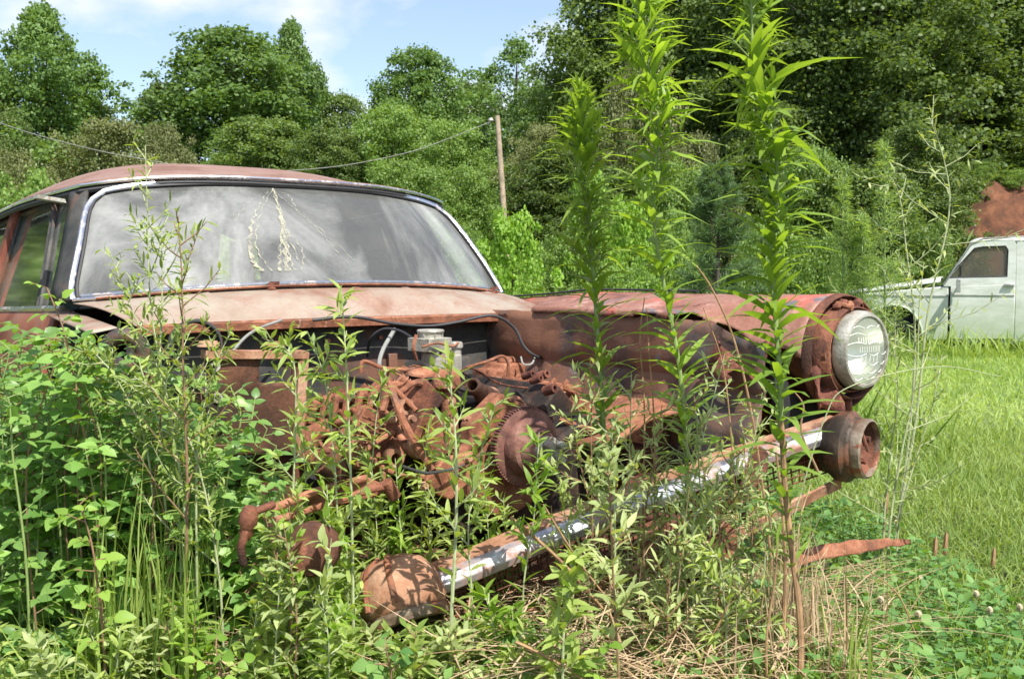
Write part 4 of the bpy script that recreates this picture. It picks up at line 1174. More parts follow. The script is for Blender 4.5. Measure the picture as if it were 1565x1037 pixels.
for kx, kz in ((1367, .0), (None, 0)):
    x0 = tp(1367, 0)[0] if kx else bx0 + 1.2
    w_ = MB().lathe([(0, .02), (.18, .02), (.2, .0), (.30, .02), (.33, .06), (.33, .18), (.28, .2)], (x0, .05, -.02), (0, 1, 0), 28)
    w_.build('wheel', M['rubber'], truck)

# ------------------------------------------------------------------ utility pole and its sagging cable
pb, pt_ = at(774, 345, 26), at(760, 177, 26)
pb = Vector((pb.x + .05, pb.y, ground_z(pb.x, pb.y)))
pole = empty('utility_pole', pb, 0, 'plain weathered wooden utility pole leaning slightly before the trees', 'utility pole')
MB().tube([Vector((0, 0, -.3)), (pt_ - pb) * .5, pt_ - pb], [.085, .075, .062], 12).build('pole', M['wood'], pole)
ins = MB().lathe([(0, .1), (.05, .09), (.07, .03), (.04, 0)], (pt_ - pb) + Vector((-.16, 0, -.15)), (0, 0, 1), 10)
ins.build('insulator', M['alloy'], pole)
cbp = smooth_path([at(755, 184, 26), at(690, 210, 25.6), at(620, 234, 25.2), at(500, 256, 24.5), at(350, 262, 23.4), at(200, 240, 22), at(100, 218, 21), at(0, 188, 20), at(-200, 110, 18.5)], 10)
tag(MB().tube(cbp, .010, 6).build('overhead_cable', M['cable']), 'thin cable sagging from the top of the wooden pole across behind the sedan roof', 'cable')

# ------------------------------------------------------------------ leaves in bulk (one mesh each, real bent leaf faces)
def tmpl_lance(ns=5, fold=.28, shape='lance'):
    """(t, side) stations; returns T(n), S(n) with side in -1..1 times width, faces"""
    if shape == 'lance': ws_ = {5: [.12, .72, 1, .62, .03]}[ns]; ts = [0, .18, .45, .75, 1]
    if shape == 'ovate': ws_ = [.10, .95, 1, .55, .03]; ts = [0, .20, .45, .78, 1]
    if shape == 'blade': ws_ = [1, .95, .75, .5, .04]; ts = [0, .25, .5, .75, 1]
    T, S, F = [], [], []
    for t, w in zip(ts, ws_):
        T += [t, t, t]; S += [-w, 0, w]
    for i in range(len(ts) - 1):
        a = i * 3
        F += [(a, a + 1, a + 4, a + 3), (a + 1, a + 2, a + 5, a + 4)]
    return np.array(T), np.array(S), np.array(F), fold
TL = tmpl_lance(shape='lance'); TO = tmpl_lance(shape='ovate', fold=.22); TB = tmpl_lance(shape='blade', fold=.35)
T4 = (np.array([0, .5, 1, .5]), np.array([0, -1, 0, 1.0]), np.array([(0, 1, 2, 3)]), .3)
T6 = (np.array([0, .35, .35, .75, .75, 1]), np.array([0, -1, 1, -.8, .8, 0.0]), np.array([(0, 2, 1, 1), (1, 2, 4, 3), (3, 4, 5, 5)]), .0)

class Leaves:
    def __init__(s): s.P, s.D, s.N, s.L, s.W, s.C, s.K = [], [], [], [], [], [], []
    def add(s, p, d, nrm, L, W, c=None, droop=.3):
        s.P.append(tuple(p)); s.D.append(tuple(d)); s.N.append(tuple(nrm)); s.L.append(L); s.W.append(W)
        s.C.append(rnd.random() if c is None else c); s.K.append(droop)
    def arrays(s):
        return [np.array(x, float) for x in (s.P, s.D, s.N, s.L, s.W, s.C, s.K)]

def leaf_mesh(name, arr, tm, mat):
    P, D, N, L, W, C, K = arr
    T, S, F, fold = tm
    D = D / (np.linalg.norm(D, axis=1, keepdims=True) + 1e-9)
    X = np.cross(D, N); X /= (np.linalg.norm(X, axis=1, keepdims=True) + 1e-9)
    U = np.cross(X, D)
    n, k = len(P), len(T)
    along = T[None, :] * L[:, None]
    side = S[None, :] * W[:, None] * .5
    up = np.abs(side) * fold - (K[:, None] * L[:, None]) * (T[None, :] ** 2)
    V = P[:, None, :] + D[:, None, :] * (along * (1 - .25 * K[:, None] * T[None, :]))[..., None] + X[:, None, :] * side[..., None] + U[:, None, :] * up[..., None]
    V = V.reshape(-1, 3)
    quads = F.shape[0]
    Fi = (F[None, :, :] + (np.arange(n) * k)[:, None, None]).reshape(-1, 4)
    me = bpy.data.meshes.new(name)
    tri = Fi[:, 2] == Fi[:, 3]
    tot = np.where(tri, 3, 4)
    start = np.concatenate([[0], np.cumsum(tot)[:-1]])
    idx = Fi.reshape(-1)
    keep = np.ones((len(Fi), 4), bool); keep[tri, 3] = False
    idx = idx[keep.reshape(-1)]
    me.vertices.add(len(V)); me.vertices.foreach_set('co', V.astype(np.float32).reshape(-1))
    me.loops.add(len(idx)); me.loops.foreach_set('vertex_index', idx.astype(np.int32))
    me.polygons.add(len(Fi)); me.polygons.foreach_set('loop_start', start.astype(np.int32)); me.polygons.foreach_set('loop_total', tot.astype(np.int32))
    me.update(calc_edges=True)
    a = me.attributes.new('tint', 'FLOAT', 'POINT')
    a.data.foreach_set('value', np.repeat(C, k).astype(np.float32))
    me.materials.append(mat)
    me.shade_smooth()
    return me

def unit(v): 
    return v / (np.linalg.norm(v, axis=-1, keepdims=True) + 1e-9)
def rand_dirs(n, zb=0.0):
    v = rng.normal(size=(n, 3)); v[:, 2] += zb
    return unit(v)

# ------------------------------------------------------------------ trees
def crown_mesh(name, H, Wd, mat, nblob=60, per=230, leaf=.22, seed=1, shape='round', low=.18, open_=.0):
    r = np.random.default_rng(seed)
    blobs = []
    while len(blobs) < nblob:
        z = r.uniform(low, 1.0)
        k = (z - low) / (1 - low)
        if shape == 'round': rad = math.sqrt(max(0, 1 - (2 * k - .8) ** 2 / 1.5)) 
        elif shape == 'tall': rad = .55 + .45 * math.sin(math.pi * min(1, k * 1.05)) if k < .75 else (1 - k) * 2.6
        elif shape == 'wide': rad = 1 - .5 * k * k
        else: rad = 1 - k
        a = r.uniform(0, 2 * math.pi); q = r.uniform(.25, 1) ** .6
        lob = 1 + .28 * math.sin(a * 3 + seed) + .18 * math.sin(a * 5 + z * 9 + seed)
        blobs.append((math.cos(a) * rad * q * Wd * .5 * lob, math.sin(a) * rad * q * Wd * .5 * lob, z * H, r.uniform(.06, .125) * Wd, r.random()))
    P, N, C = [], [], []
    for bx, by, bz, br_, bc in blobs:
        m_ = int(per * (br_ / (.11 * Wd)) ** 2)
        d = r.normal(size=(m_, 3)); d = unit(d); d[:, 2] = np.where(d[:, 2] < -.3, -d[:, 2], d[:, 2])
        rr = br_ * (r.uniform(.35, 1.05, size=(m_, 1)))
        # twiggy edge: a few leaves stray further
        rr *= np.where(r.random((m_, 1)) < .12, 1.35, 1.0)
        p = d * rr * np.array([1, 1, .8]) + np.array([bx, by, bz])
        P.append(p); N.append(unit(d * .6 + r.normal(size=(m_, 3)) * .6 + np.array([0, -.0, .35]))); C.append(np.clip(bc * .5 + r.random(m_) * .5, 0, 1))
    P = np.concatenate(P); N = np.concatenate(N); C = np.concatenate(C); n_ = len(P)
    nf = int(n_ * .28)
    zc = (low + 1) / 2 * H
    q = unit(r.normal(size=(nf, 3))) * (r.uniform(0, 1, (nf, 1)) ** .4)
    Pf = q * np.array([Wd * .40, Wd * .40, (1 - low) * H * (.40 if shape != 'wide' else .42)]) + np.array([0, 0, zc if shape != 'tall' else zc * .9])
    P = np.concatenate([P, Pf]); N = np.concatenate([N, unit(r.normal(size=(nf, 3)) + np.array([0, 0, .6]))]); C = np.concatenate([C, r.random(nf)]); n_ = len(P)
    if open_:
        k = r.random(n_) > open_; P, N, C = P[k], N[k], C[k]; n_ = len(P)
    D = unit(np.cross(N, r.normal(size=(n_, 3))))
    L = leaf * r.uniform(.7, 1.3, n_); W = L * r.uniform(.55, .8, n_)
    me = leaf_mesh(name, (P, D, N, L, W, C, np.full(n_, .15)), T6, mat)
    tk = MB()
    tk.tube([(0, 0, -.3), (.03 * Wd, 0, H * .35), (-.01 * Wd, .02 * Wd, H * .62), (0, 0, H * .9)], [H * .022, H * .018, H * .012, H * .003], 8)
    for i, (bx, by, bz, br_, bc) in enumerate(blobs[::4]):
        z0 = max(.12 * H, bz - .25 * H)
        tk.tube(smooth_path([(0.01 * Wd, 0, z0), (bx * .5, by * .5, (z0 + bz) * .5 + .02 * H), (bx, by, bz)], 3), [H * .005, H * .0015], 4)
    tm_ = bpy.data.meshes.new(name + '_trunk')
    tm_.from_pydata(tk.v, [], tk.f); tm_.materials.append(M['bark']); tm_.shade_smooth()
    return me, tm_

SP = {}
SP['tulip'] = crown_mesh('crown_tall', 10, 7, M['lf_tree_a'], 240, 130, .20, 3, 'tall')
SP['tulip2'] = crown_mesh('crown_peaked', 10, 7.5, M['lf_tree_a'], 260, 130, .20, 8, 'round')
SP['oak'] = crown_mesh('crown_dark', 10, 8, M['lf_tree_b'], 260, 130, .21, 14, 'round', .08)
SP['thin'] = crown_mesh('crown_thin', 10, 7, M['lf_tree_a'], 90, 140, .19, 21, 'tall', .3, .2)
SP['light'] = crown_mesh('crown_light', 8, 8, M['lf_tree_c'], 150, 200, .17, 33, 'round', .02)
SP['olive'] = crown_mesh('crown_olive', 6, 7, M['lf_tree_d'], 95, 240, .13, 41, 'wide', .02)
SP['big'] = crown_mesh('crown_big', 12, 7.5, M['lf_tree_b'], 330, 260, .155, 52, 'wide', .03)
SP['bush'] = crown_mesh('bush_crown', 2, 2.2, M['lf_lime'], 60, 110, .085, 61, 'wide', .03)
SP['scrub'] = crown_mesh('scrub_crown', 2, 3.0, M['lf_tree_c'], 70, 150, .075, 71, 'wide', .0)

_n = [0]
def tree(name, sp, px, topy, Y, wpx, label, cat='tree', group=None, rz=None):
    me, tm_ = SP[sp]
    top = at(px, topy, Y); gz = ground_z(top.x, Y)
    H = max(.5, top.z - gz)
    h0 = {'tulip': 10.3, 'tulip2': 10.5, 'oak': 10.6, 'thin': 10.3, 'light': 8.6, 'olive': 6.5, 'big': 12.6, 'bush': 2.2, 'scrub': 2.3}[sp]
    w0 = {'tulip': 7.6, 'tulip2': 8, 'oak': 9, 'thin': 7.5, 'light': 9, 'olive': 8.2, 'big': 8.4, 'bush': 2.6, 'scrub': 3.5}[sp]
    wd = wpx * Y / F_PX
    o = empty(name, (top.x, Y, gz), rnd.uniform(0, 6.28) if rz is None else rz, label, cat, group)
    o.scale = (wd / w0, wd / w0, H / h0)
    c = link('crown' if name != 'shrub' else 'foliage', me, o); t = link('trunk' if name != 'shrub' else 'stems', tm_, o)
    return o
G1 = 'trees along the far edge of the clearing'
tree('broadleaf_tree', 'tulip', 62, 10, 44, 200, 'tall dark tree at the far left with gaps of sky in its crown', group=G1)
tree('broadleaf_tree', 'oak', -40, 120, 42, 190, 'dark tree cut off by the left edge of the picture', group=G1)
tree('broadleaf_tree', 'oak', 130, 140, 47, 130, 'lower dark crown just right of the tall leftmost tree', group=G1)
tree('broadleaf_tree', 'tulip2', 350, 42, 50, 270, 'broad mid-green tree with a ragged top rising over the sedan roof', group=G1)
tree('broadleaf_tree', 'tulip', 445, 34, 53, 120, 'narrow peak of foliage on the right shoulder of the broad tree behind the roof', group=G1)
tree('broadleaf_tree', 'oak', 250, 120, 52, 120, 'small rounded crown left of the broad tree behind the roof', group=G1)
tree('broadleaf_tree', 'oak', 510, 138, 56, 130, 'low distant tree in the dip of the treeline left of the paired crowns', group=G1)
tree('broadleaf_tree', 'tulip2', 640, 72, 48, 170, 'upright tree with a pointed top left of the utility pole', group=G1)
tree('broadleaf_tree', 'thin', 790, 62, 58, 170, 'thin airy tree with sky showing through, directly above the utility pole', group=G1)
tree('broadleaf_tree', 'oak', 720, 120, 62, 120, 'far crown between the pointed tree and the thin airy tree', group=G1)
tree('broadleaf_tree', 'tulip2', 835, 130, 54, 150, 'mid-green tree low behind the right of the utility pole', group=G1)
tree('broadleaf_tree', 'light', 600, 158, 37, 200, 'light green rounded tree behind the right end of the sedan roof', group=G1)
tree('broadleaf_tree', 'light', 690, 180, 35, 150, 'light green tree touching the cable left of the pole', group=G1)
tree('broadleaf_tree', 'oak', 400, 175, 38, 210, 'dark undergrowth tree right behind the middle of the sedan roof', group=G1)
tree('broadleaf_tree', 'oak', 500, 190, 36, 150, 'dark green low tree behind the roof beside the light rounded one', group=G1)
tree('broadleaf_tree', 'olive', 815, 188, 30, 150, 'olive brown bushy tree just right of the pole', group=G1)
tree('broadleaf_tree', 'light', 700, 250, 27, 170, 'pale green low tree standing behind the right side of the windshield', group=G1)
tree('broadleaf_tree', 'olive', 150, 180, 28, 250, 'olive thicket tree behind the left of the roof', group=G1)
tree('broadleaf_tree', 'olive', 255, 185, 30, 150, 'olive bushy tree behind the thin weed above the roof', group=G1)
tree('broadleaf_tree', 'olive', 30, 225, 22, 170, 'olive scrub tree at the left edge above the rear of the sedan roof', group=G1)
tree('broadleaf_tree', 'oak', -5, 165, 33, 130, 'dark tree behind the olive scrub at the left edge', group=G1)
G2 = 'large trees on the wooded slope'
tree('broadleaf_tree', 'big', 950, -90, 32, 287, 'tall dark tree whose left edge meets the sky right of the pole', group=G2)
tree('broadleaf_tree', 'big', 900, 60, 36, 110, 'shaded crown on the left flank of the tall dark tree', group=G2)
tree('broadleaf_tree', 'olive', 985, 80, 25, 200, 'olive tree with fine leaves behind the first two tall weeds', group=G2)
tree('broadleaf_tree', 'big', 1240, -110, 31, 330, 'dark tree between the tallest weed and the huge middle tree', group=G2)
tree('broadleaf_tree', 'big', 1410, -110, 30, 330, 'dark tree wedged behind the two huge trees', group=G2)
tree('broadleaf_tree', 'big', 1050, -110, 33, 300, 'dark tree behind the middle tall weed', group=G2)
tree('broadleaf_tree', 'big', 1150, -130, 30, 333, 'dark tree behind the tallest of the leafy weeds', group=G2)
tree('broadleaf_tree', 'big', 1330, -140, 25, 379, 'huge dark tree filling the sky above the feathery weeds', group=G2)
tree('broadleaf_tree', 'big', 1500, -90, 27, 345, 'huge tree with sunlit olive edge above the white truck', group=G2)
tree('broadleaf_tree', 'big', 1620, -40, 34, 276, 'deep green tree at the right edge behind the others', group=G2)
tree('broadleaf_tree', 'oak', 1080, 60, 40, 300, 'shaded tree deep in the wood between the two tallest weeds', group=G2)
tree('broadleaf_tree', 'oak', 1260, 40, 38, 300, 'shaded tree deep in the wood right of the tallest weed', group=G2)
tree('broadleaf_tree', 'oak', 1440, 60, 36, 260, 'shaded tree deep in the wood above the clay bank', group=G2)
tree('broadleaf_tree', 'oak', 1190, 150, 24, 190, 'low dark tree above the young pine', group=G2)
tree('broadleaf_tree', 'light', 1240, 215, 19.5, 170, 'bright leaved low tree at the foot of the wood right of the tallest weed', group=G2)
tree('broadleaf_tree', 'big', 1400, 190, 21, 190, 'dark low foliage behind the bare branching weeds', group=G2)
tree('broadleaf_tree', 'oak', 1560, 235, 25, 120, 'dark bush hanging over the red clay bank', group=G2)
tree('broadleaf_tree', 'olive', 1060, 200, 22, 170, 'olive bush left of the young pine', group=G2)
G3 = 'bushes at the edge of the field'
tree('broadleaf_tree', 'light', 770, 250, 30, 190, 'pale green low tree wrapped round the foot of the wooden pole', group=G1)
tree('broadleaf_tree', 'oak', 850, 215, 29, 170, 'dark low tree right of the wooden pole', group=G1)
tree('broadleaf_tree', 'light', 620, 240, 25, 180, 'pale green low tree above the right corner of the sedan roof', group=G1)
tree('broadleaf_tree', 'oak', 940, 250, 24, 180, 'dark low tree behind the pale bushes', group=G1)
tree('broadleaf_tree', 'light', 1030, 240, 21, 160, 'light low tree left of the young pine', group=G2)
tree('broadleaf_tree', 'oak', 1330, 250, 19, 230, 'dark low tree behind the feathery weeds', group=G2)
tree('shrub', 'scrub', 1438, 318, 18.5, 70, 'bush growing in front of the left foot of the red clay bank', 'bush', G3)
tree('shrub', 'scrub', 1560, 258, 22.4, 100, 'bush rooted on the brow of the red clay bank', 'bush', G3)
tree('shrub', 'scrub', 1495, 266, 22.3, 60, 'small bush at the left end of the brow of the clay bank', 'bush', G3)
tree('shrub', 'scrub', 1448, 262, 22.5, 80, 'dark bush at the left end of the red clay bank', 'bush', G3)
tree('shrub', 'scrub', 1530, 225, 26.5, 170, 'bush growing on top of the red clay bank', 'bush', G3)
tree('shrub', 'bush', 785, 312, 10.5, 150, 'bright lime green bush at the foot of the wooden pole', 'bush', G3)
tree('shrub', 'bush', 900, 250, 15, 120, 'bright pale bush behind the shortest tall weed', 'bush', G3)
tree('shrub', 'bush', 965, 290, 14, 130, 'pale green bush between the first two tall weeds', 'bush', G3)
tree('shrub', 'scrub', 700, 330, 14, 110, 'dull green bush squeezed between the windshield and the lime bush', 'bush', G3)
tree('shrub', 'scrub', 860, 345, 15, 140, 'green bush right of the lime bush', 'bush', G3)
tree('shrub', 'scrub', 1030, 300, 15, 120, 'leafy bush immediately left of the young pine', 'bush', G3)
tree('shrub', 'scrub', 1160, 320, 16, 130, 'leafy bush immediately right of the young pine', 'bush', G3)
tree('shrub', 'scrub', 1250, 345, 16, 140, 'soft green bush behind the feathery weeds', 'bush', G3)
tree('shrub', 'scrub', 1350, 380, 17, 120, 'low bush above the truck hood', 'bush', G3)
tree('shrub', 'scrub', 940, 385, 11, 150, 'low tangle of leaves behind the far fender', 'bush', G3)
tree('shrub', 'scrub', 30, 240, 14, 200, 'bush seen through and above the sedan side windows', 'bush', G3)
tree('shrub', 'scrub', -120, 200, 12, 240, 'bush beyond the rear of the sedan', 'bush', G3)

# young pine
def pine():
    top = at(1097, 252, 12.2); gz = ground_z(top.x, 12.2); H = top.z - gz
    o = empty('young_pine', (top.x, 12.2, gz), 0, 'young pine sapling with soft needles at the edge of the field', 'pine tree')
    t = MB(); t.tube([(0, 0, -.1), (0.02, 0, H * .5), (0, 0, H * .98)], [.035, .02, .005], 7)
    P, D, C = [], [], []
    for k in range(150):
        z = rng.uniform(.05, .97); a = rng.uniform(0, 6.283)
        ln_ = (1 - z) ** .75 * .62 * rng.uniform(.7, 1.1) + .06
        s = np.array([0, 0, z * H]); e = s + np.array([math.cos(a) * ln_, math.sin(a) * ln_, ln_ * .45])
        t.tube([tuple(s), tuple(e)], [.008, .003], 4)
        c0 = rng.random() * .6
        for q in range(150):
            f = rng.uniform(.25, 1.0); p = s + (e - s) * f
            d = unit(np.array([math.cos(a), math.sin(a), .8]) * .7 + rng.normal(size=3) * .6)
            P.append(p); D.append(d); C.append(c0 + .4 * rng.random())
    P = np.array(P); D = np.array(D); n_ = len(P)
    me = leaf_mesh('needles', (P, D, rand_dirs(n_), rng.uniform(.07, .12, n_), np.full(n_, .007), np.array(C), np.full(n_, .1)), T4, M['lf_pine'])
    link('needles', me, o); t.build('trunk', M['bark'], o)
pine()

G4 = 'trees beyond the side of the sedan, outside the picture'
for x_, y_ in ((-17, 16), (-24, 22), (-30, 30), (-16, 26), (-13, 10)):
    me, tm_ = SP['oak' if x_ < -16.5 else 'light']
    o = empty('broadleaf_tree', (x_, y_, ground_z(x_, y_)), rnd.uniform(0, 6), 'tree at the side of the clearing mirrored in the sedan side windows', 'tree', G4); o.scale = (.75, .75, .7)
    link('crown', me, o); link('trunk', tm_, o)

# ------------------------------------------------------------------ weeds of the foreground
def V3(p): return np.array([p[0], p[1], p[2]])
def stem_pts(pix, Y, toground=True):
    P = []
    for q in pix:
        y = q[2] if len(q) > 2 else Y
        P.append(at(q[0], q[1], y))
    if toground:
        b = P[0]; gz = ground_z(b.x, b.y)
        if b.z > gz + .02: P.insert(0, Vector((b.x + (b.x - P[1].x) * .15, b.y, gz - .02)))
    return P

def plant(name, P, leaves, tm, lmat, smat, r0, r1, label, cat, group=None, extra=None, n=7, foliage='foliage', lower=0.0):
    base = P[0]
    o = empty(name, base, 0, label, cat, group)
    s = MB(); sp_ = smooth_path([p - base for p in P], 7)
    k = len(sp_)
    cut_ = int(k * lower)
    rr_ = [lerp(r0, r1, i / (k - 1)) for i in range(k)]
    if cut_ > 1: s.tube(sp_[:cut_ + 1], rr_[:cut_ + 1], n, mi=1)
    s.tube(sp_[cut_:], rr_[cut_:], n)
    for e in extra or []:
        s.tube([p - base for p in e[0]], [e[1], e[2]], 5)
    s.build('stem', [smat, M['dead_stem']], o)
    a = leaves.arrays(); a[0] = a[0] - np.array(base)
    link(foliage, leaf_mesh(foliage, a, tm, lmat), o)
    return o

def radial(t, az, el):
    t = Vector(t).normalized(); x = t.cross(Vector((0, 1, 0)))
    if x.length < .1: x = Vector((1, 0, 0))
    x.normalize(); y = t.cross(x)
    return ((x * math.cos(az) + y * math.sin(az)) * math.cos(el) + t * math.sin(el)).normalized()

def tall_weed(pix, Y, L0, W0, n, label, bare=.15, top=.82, lower=.12):
    P = stem_pts(pix, Y)
    for k in range(1, len(P) - 1): P[k] = P[k] + Vector((rnd.uniform(-.014, .014), rnd.uniform(-.02, .02), 0))
    sp_ = smooth_path(P, 12); lv = Leaves(); ex = []
    tot = len(sp_) - 1
    for i in range(n):
        f = bare + (1 - bare) * (i / n) ** .92
        k = f * tot; a = int(min(k, tot - 1)); p = sp_[a].lerp(sp_[a + 1], k - a); t = (sp_[a + 1] - sp_[a]).normalized()
        az = i * 2.3999 + rnd.uniform(-.25, .25)
        g = 1 - .62 * sstep(top, 1, f)
        g *= lerp(.6, 1, sstep(bare, bare + .2, f))
        el = rnd.uniform(.45, 1.0) + .45 * sstep(top, 1, f)
        d = radial(t, az, el)
        up = t.lerp(-d, .15)
        L = L0 * g * rnd.uniform(.75, 1.2)
        if rnd.random() < .10 and f < .6: L *= .5
        if rnd.random() < (.35 if f < .35 else .12): continue
        L *= rnd.uniform(.75, 1.1)
        lv.add(p, d, (up.x + rnd.uniform(-.3, .3), up.y + rnd.uniform(-.3, .3), up.z), L, W0 * g * rnd.uniform(.8, 1.2), lerp(.1, .65, f) + rnd.uniform(-.1, .35), rnd.uniform(.15, .65) if rnd.random() < .85 else rnd.uniform(.7, 1.1))
        # leafy side shoots near the top
        if f > top - .25 and rnd.random() < .35:
            sl = L * .8; e = p + radial(t, az + .3, .8) * sl * .6
            ex.append(((p, e), .0015, .001))
            for q in range(7):
                dd = radial((e - p), rnd.uniform(0, 6.28), rnd.uniform(.3, .9)); pp = p.lerp(e, rnd.uniform(.4, 1))
                lv.add(pp, dd, (t.x, t.y, t.z), L * .45, W0 * .45, rnd.uniform(.4, 1), .2)
    for q in range(14):
        lv.add(sp_[-1] - Vector((0, 0, rnd.random() * .03)), radial(t, rnd.uniform(0, 6.28), rnd.uniform(.7, 1.4)), (0, -.3, 1), L0 * .35, W0 * .35, rnd.uniform(.5, 1), .1)
    return plant('tall_weed', P, lv, TL, M['lf_tall'], M['stem_green'], .0064, .002, label, 'weed', 'tall leafy weeds growing in front of the far fender', ex, 8, lower=lower)

tall_weed([(945, 960), (930, 780), (916, 600), (897, 400), (890, 250), (886, 128)], 2.25, .112, .0155, 290, 'shortest of the three tall leafy weeds, topping out beside the utility pole')
tall_weed([(1052, 960), (1046, 760), (1034, 560), (1012, 350), (996, 180), (985, 40), (982, -60)], 2.05, .118, .0150, 300, 'middle of the three tall leafy weeds, reaching the top of the picture')
tall_weed([(1218, 960), (1205, 760), (1196, 560), (1190, 400), (1178, 240), (1163, 90), (1150, -90)], 1.72, .110, .0165, 290, 'thickest of the three tall leafy weeds, in front of the headlight fender', bare=.2, lower=.36)

def branchy(pix, Y, nb, bl, L0, W0, lmat, smat, label, r0=.0035, start=.3, per=9, group=None, el0=.75, name='narrow_leaved_weed', leafstem=26, cat='weed', gnd=True, tm=None, droop=.25):
    P = stem_pts(pix, Y, gnd); sp_ = smooth_path(P, 12); lv = Leaves(); ex = []
    tot = len(sp_) - 1
    def pt(f):
        k = f * tot; a = int(min(k, tot - 1)); return sp_[a].lerp(sp_[a + 1], k - a), (sp_[a + 1] - sp_[a]).normalized()
    for i in range(nb):
        f = start + (1 - start) * (i + rnd.random() * .6) / nb
        f = min(f, .98); p, t = pt(f)
        az = i * 2.4 + rnd.uniform(-.5, .5); d = radial(t, az, el0 + rnd.uniform(-.2, .2))
        bln = bl * (1 - .72 * (f - start) / (1 - start)) * rnd.uniform(.6, 1.15)
        e1 = p + d * bln * .55; e2 = e1 + (d + Vector((0, 0, .35))).normalized() * bln * .45
        ex.append(((p, e1), .0016, .0012)); ex.append(((e1, e2), .0012, .0007))
        for q in range(max(3, int(per * bln / bl))):
            g = (q + 1) / max(3, int(per * bln / bl)); pp = p.lerp(e1, g / .55) if g < .55 else e1.lerp(e2, (g - .55) / .45)
            for s_ in range(1 + (rnd.random() < .5)):
                dd = radial(d, rnd.uniform(0, 6.28), rnd.uniform(.45, .95))
                lv.add(pp, dd, (rnd.uniform(-.4, .4), rnd.uniform(-.6, .3), 1), L0 * rnd.uniform(.6, 1.2) * (1 - .3 * g), W0 * rnd.uniform(.8, 1.2), rnd.random(), droop * rnd.uniform(0, 1.5))
    for i in range(leafstem):
        f = start * .6 + (1 - start * .6) * i / leafstem; p, t = pt(f)
        d = radial(t, i * 2.4, rnd.uniform(.4, .9))
        lv.add(p, d, (rnd.uniform(-.4, .4), rnd.uniform(-.4, .3), 1), L0 * rnd.uniform(.9, 1.5) * (1 - .4 * f), W0 * 1.2, rnd.random() * .8, droop * rnd.uniform(.3, 1.4))
    return plant(name, P, lv, tm or TL, lmat, smat, r0, .0008, label, cat, group, ex, 6)

GN = 'narrow-leaved weeds growing before the engine bay'
NL, NG, ST, SB = M['lf_narrow'], M['lf_grey'], M['stem_grey'], M['stem_brown']
branchy([(283, 900), (282, 780), (262, 640), (232, 480), (226, 350), (222, 222)], 1.95, 22, .17, .036, .0055, NL, ST, 'tallest thin weed before the windshield, its tip rising above the sedan roof', .0032, .25, 13, GN, .75)
branchy([(285, 900), (286, 720), (280, 560), (278, 430), (272, 330)], 1.86, 20, .15, .036, .0055, NL, SB, 'second thin weed before the windshield, ending halfway up the glass', .0035, .3, 13, GN)
branchy([(262, 900), (248, 700), (246, 540), (248, 400), (240, 345)], 2.0, 22, .16, .040, .006, NL, ST, 'bushy thin weed low on the windshield between two taller stems', .003, .3, 14, GN)
branchy([(270, 720), (240, 560), (200, 470), (168, 385)], 1.98, 14, .10, .036, .006, NL, ST, 'thin weed leaning left towards the sedan side window', .0025, .3, 12, GN)
branchy([(300, 760), (308, 640), (330, 560), (352, 505)], 1.9, 12, .09, .036, .006, NL, ST, 'thin weed leaning right over the radiator support', .0025, .3, 12, GN)
branchy([(230, 720), (190, 600), (150, 545), (128, 535)], 2.0, 14, .10, .040, .007, NL, ST, 'thin weed bending left across the hinge pillar', .0025, .25, 12, GN)
branchy([(335, 880), (300, 700), (250, 610), (205, 575)], 1.9, 14, .12, .042, .007, NL, ST, 'thin weed arching left low before the hinge pillar', .0028, .25, 13, GN)
branchy([(445, 930), (448, 760), (452, 640), (446, 545), (400, 515)], 1.8, 16, .09, .042, .008, NL, ST, 'weed with a nodding tip beside the square hole of the radiator support', .0028, .3, 12, GN)
branchy([(540, 930), (537, 760), (532, 620), (527, 520), (521, 436)], 1.78, 10, .06, .055, .010, NL, ST, 'single upright weed with paired leaves rising to the cowl', .0035, .3, 8, GN, leafstem=40)
branchy([(520, 900), (512, 720), (498, 590), (476, 515)], 1.82, 12, .08, .046, .008, NL, ST, 'weed leaning left of the single upright one before the cowl', .0026, .3, 11, GN)
branchy([(562, 900), (566, 760), (575, 640), (590, 560)], 2.1, 8, .05, .05, .009, NL, ST, 'short weed before the left rocker arms', .0022, .4, 9, GN)
branchy([(690, 950), (697, 800), (697, 690), (690, 600), (684, 545)], 1.72, 8, .10, .055, .010, NL, ST, 'weed with long drooping leaves before the carburetor', .0042, .35, 9, GN, leafstem=30)
branchy([(722, 930), (716, 800), (735, 690), (760, 610)], 1.8, 10, .08, .045, .009, NL, ST, 'thin weed leaning right before the crank pulley', .0022, .4, 10, GN)
branchy([(800, 900), (815, 800), (820, 730), (824, 660)], 1.85, 9, .07, .048, .010, M['lf_tall'], ST, 'bright green sprig below the crank pulley', .002, .4, 10, GN)
branchy([(640, 900), (645, 800), (650, 700), (655, 650)], 2.1, 8, .06, .05, .009, NL, ST, 'thin sprig before the timing cover', .002, .4, 9, GN)
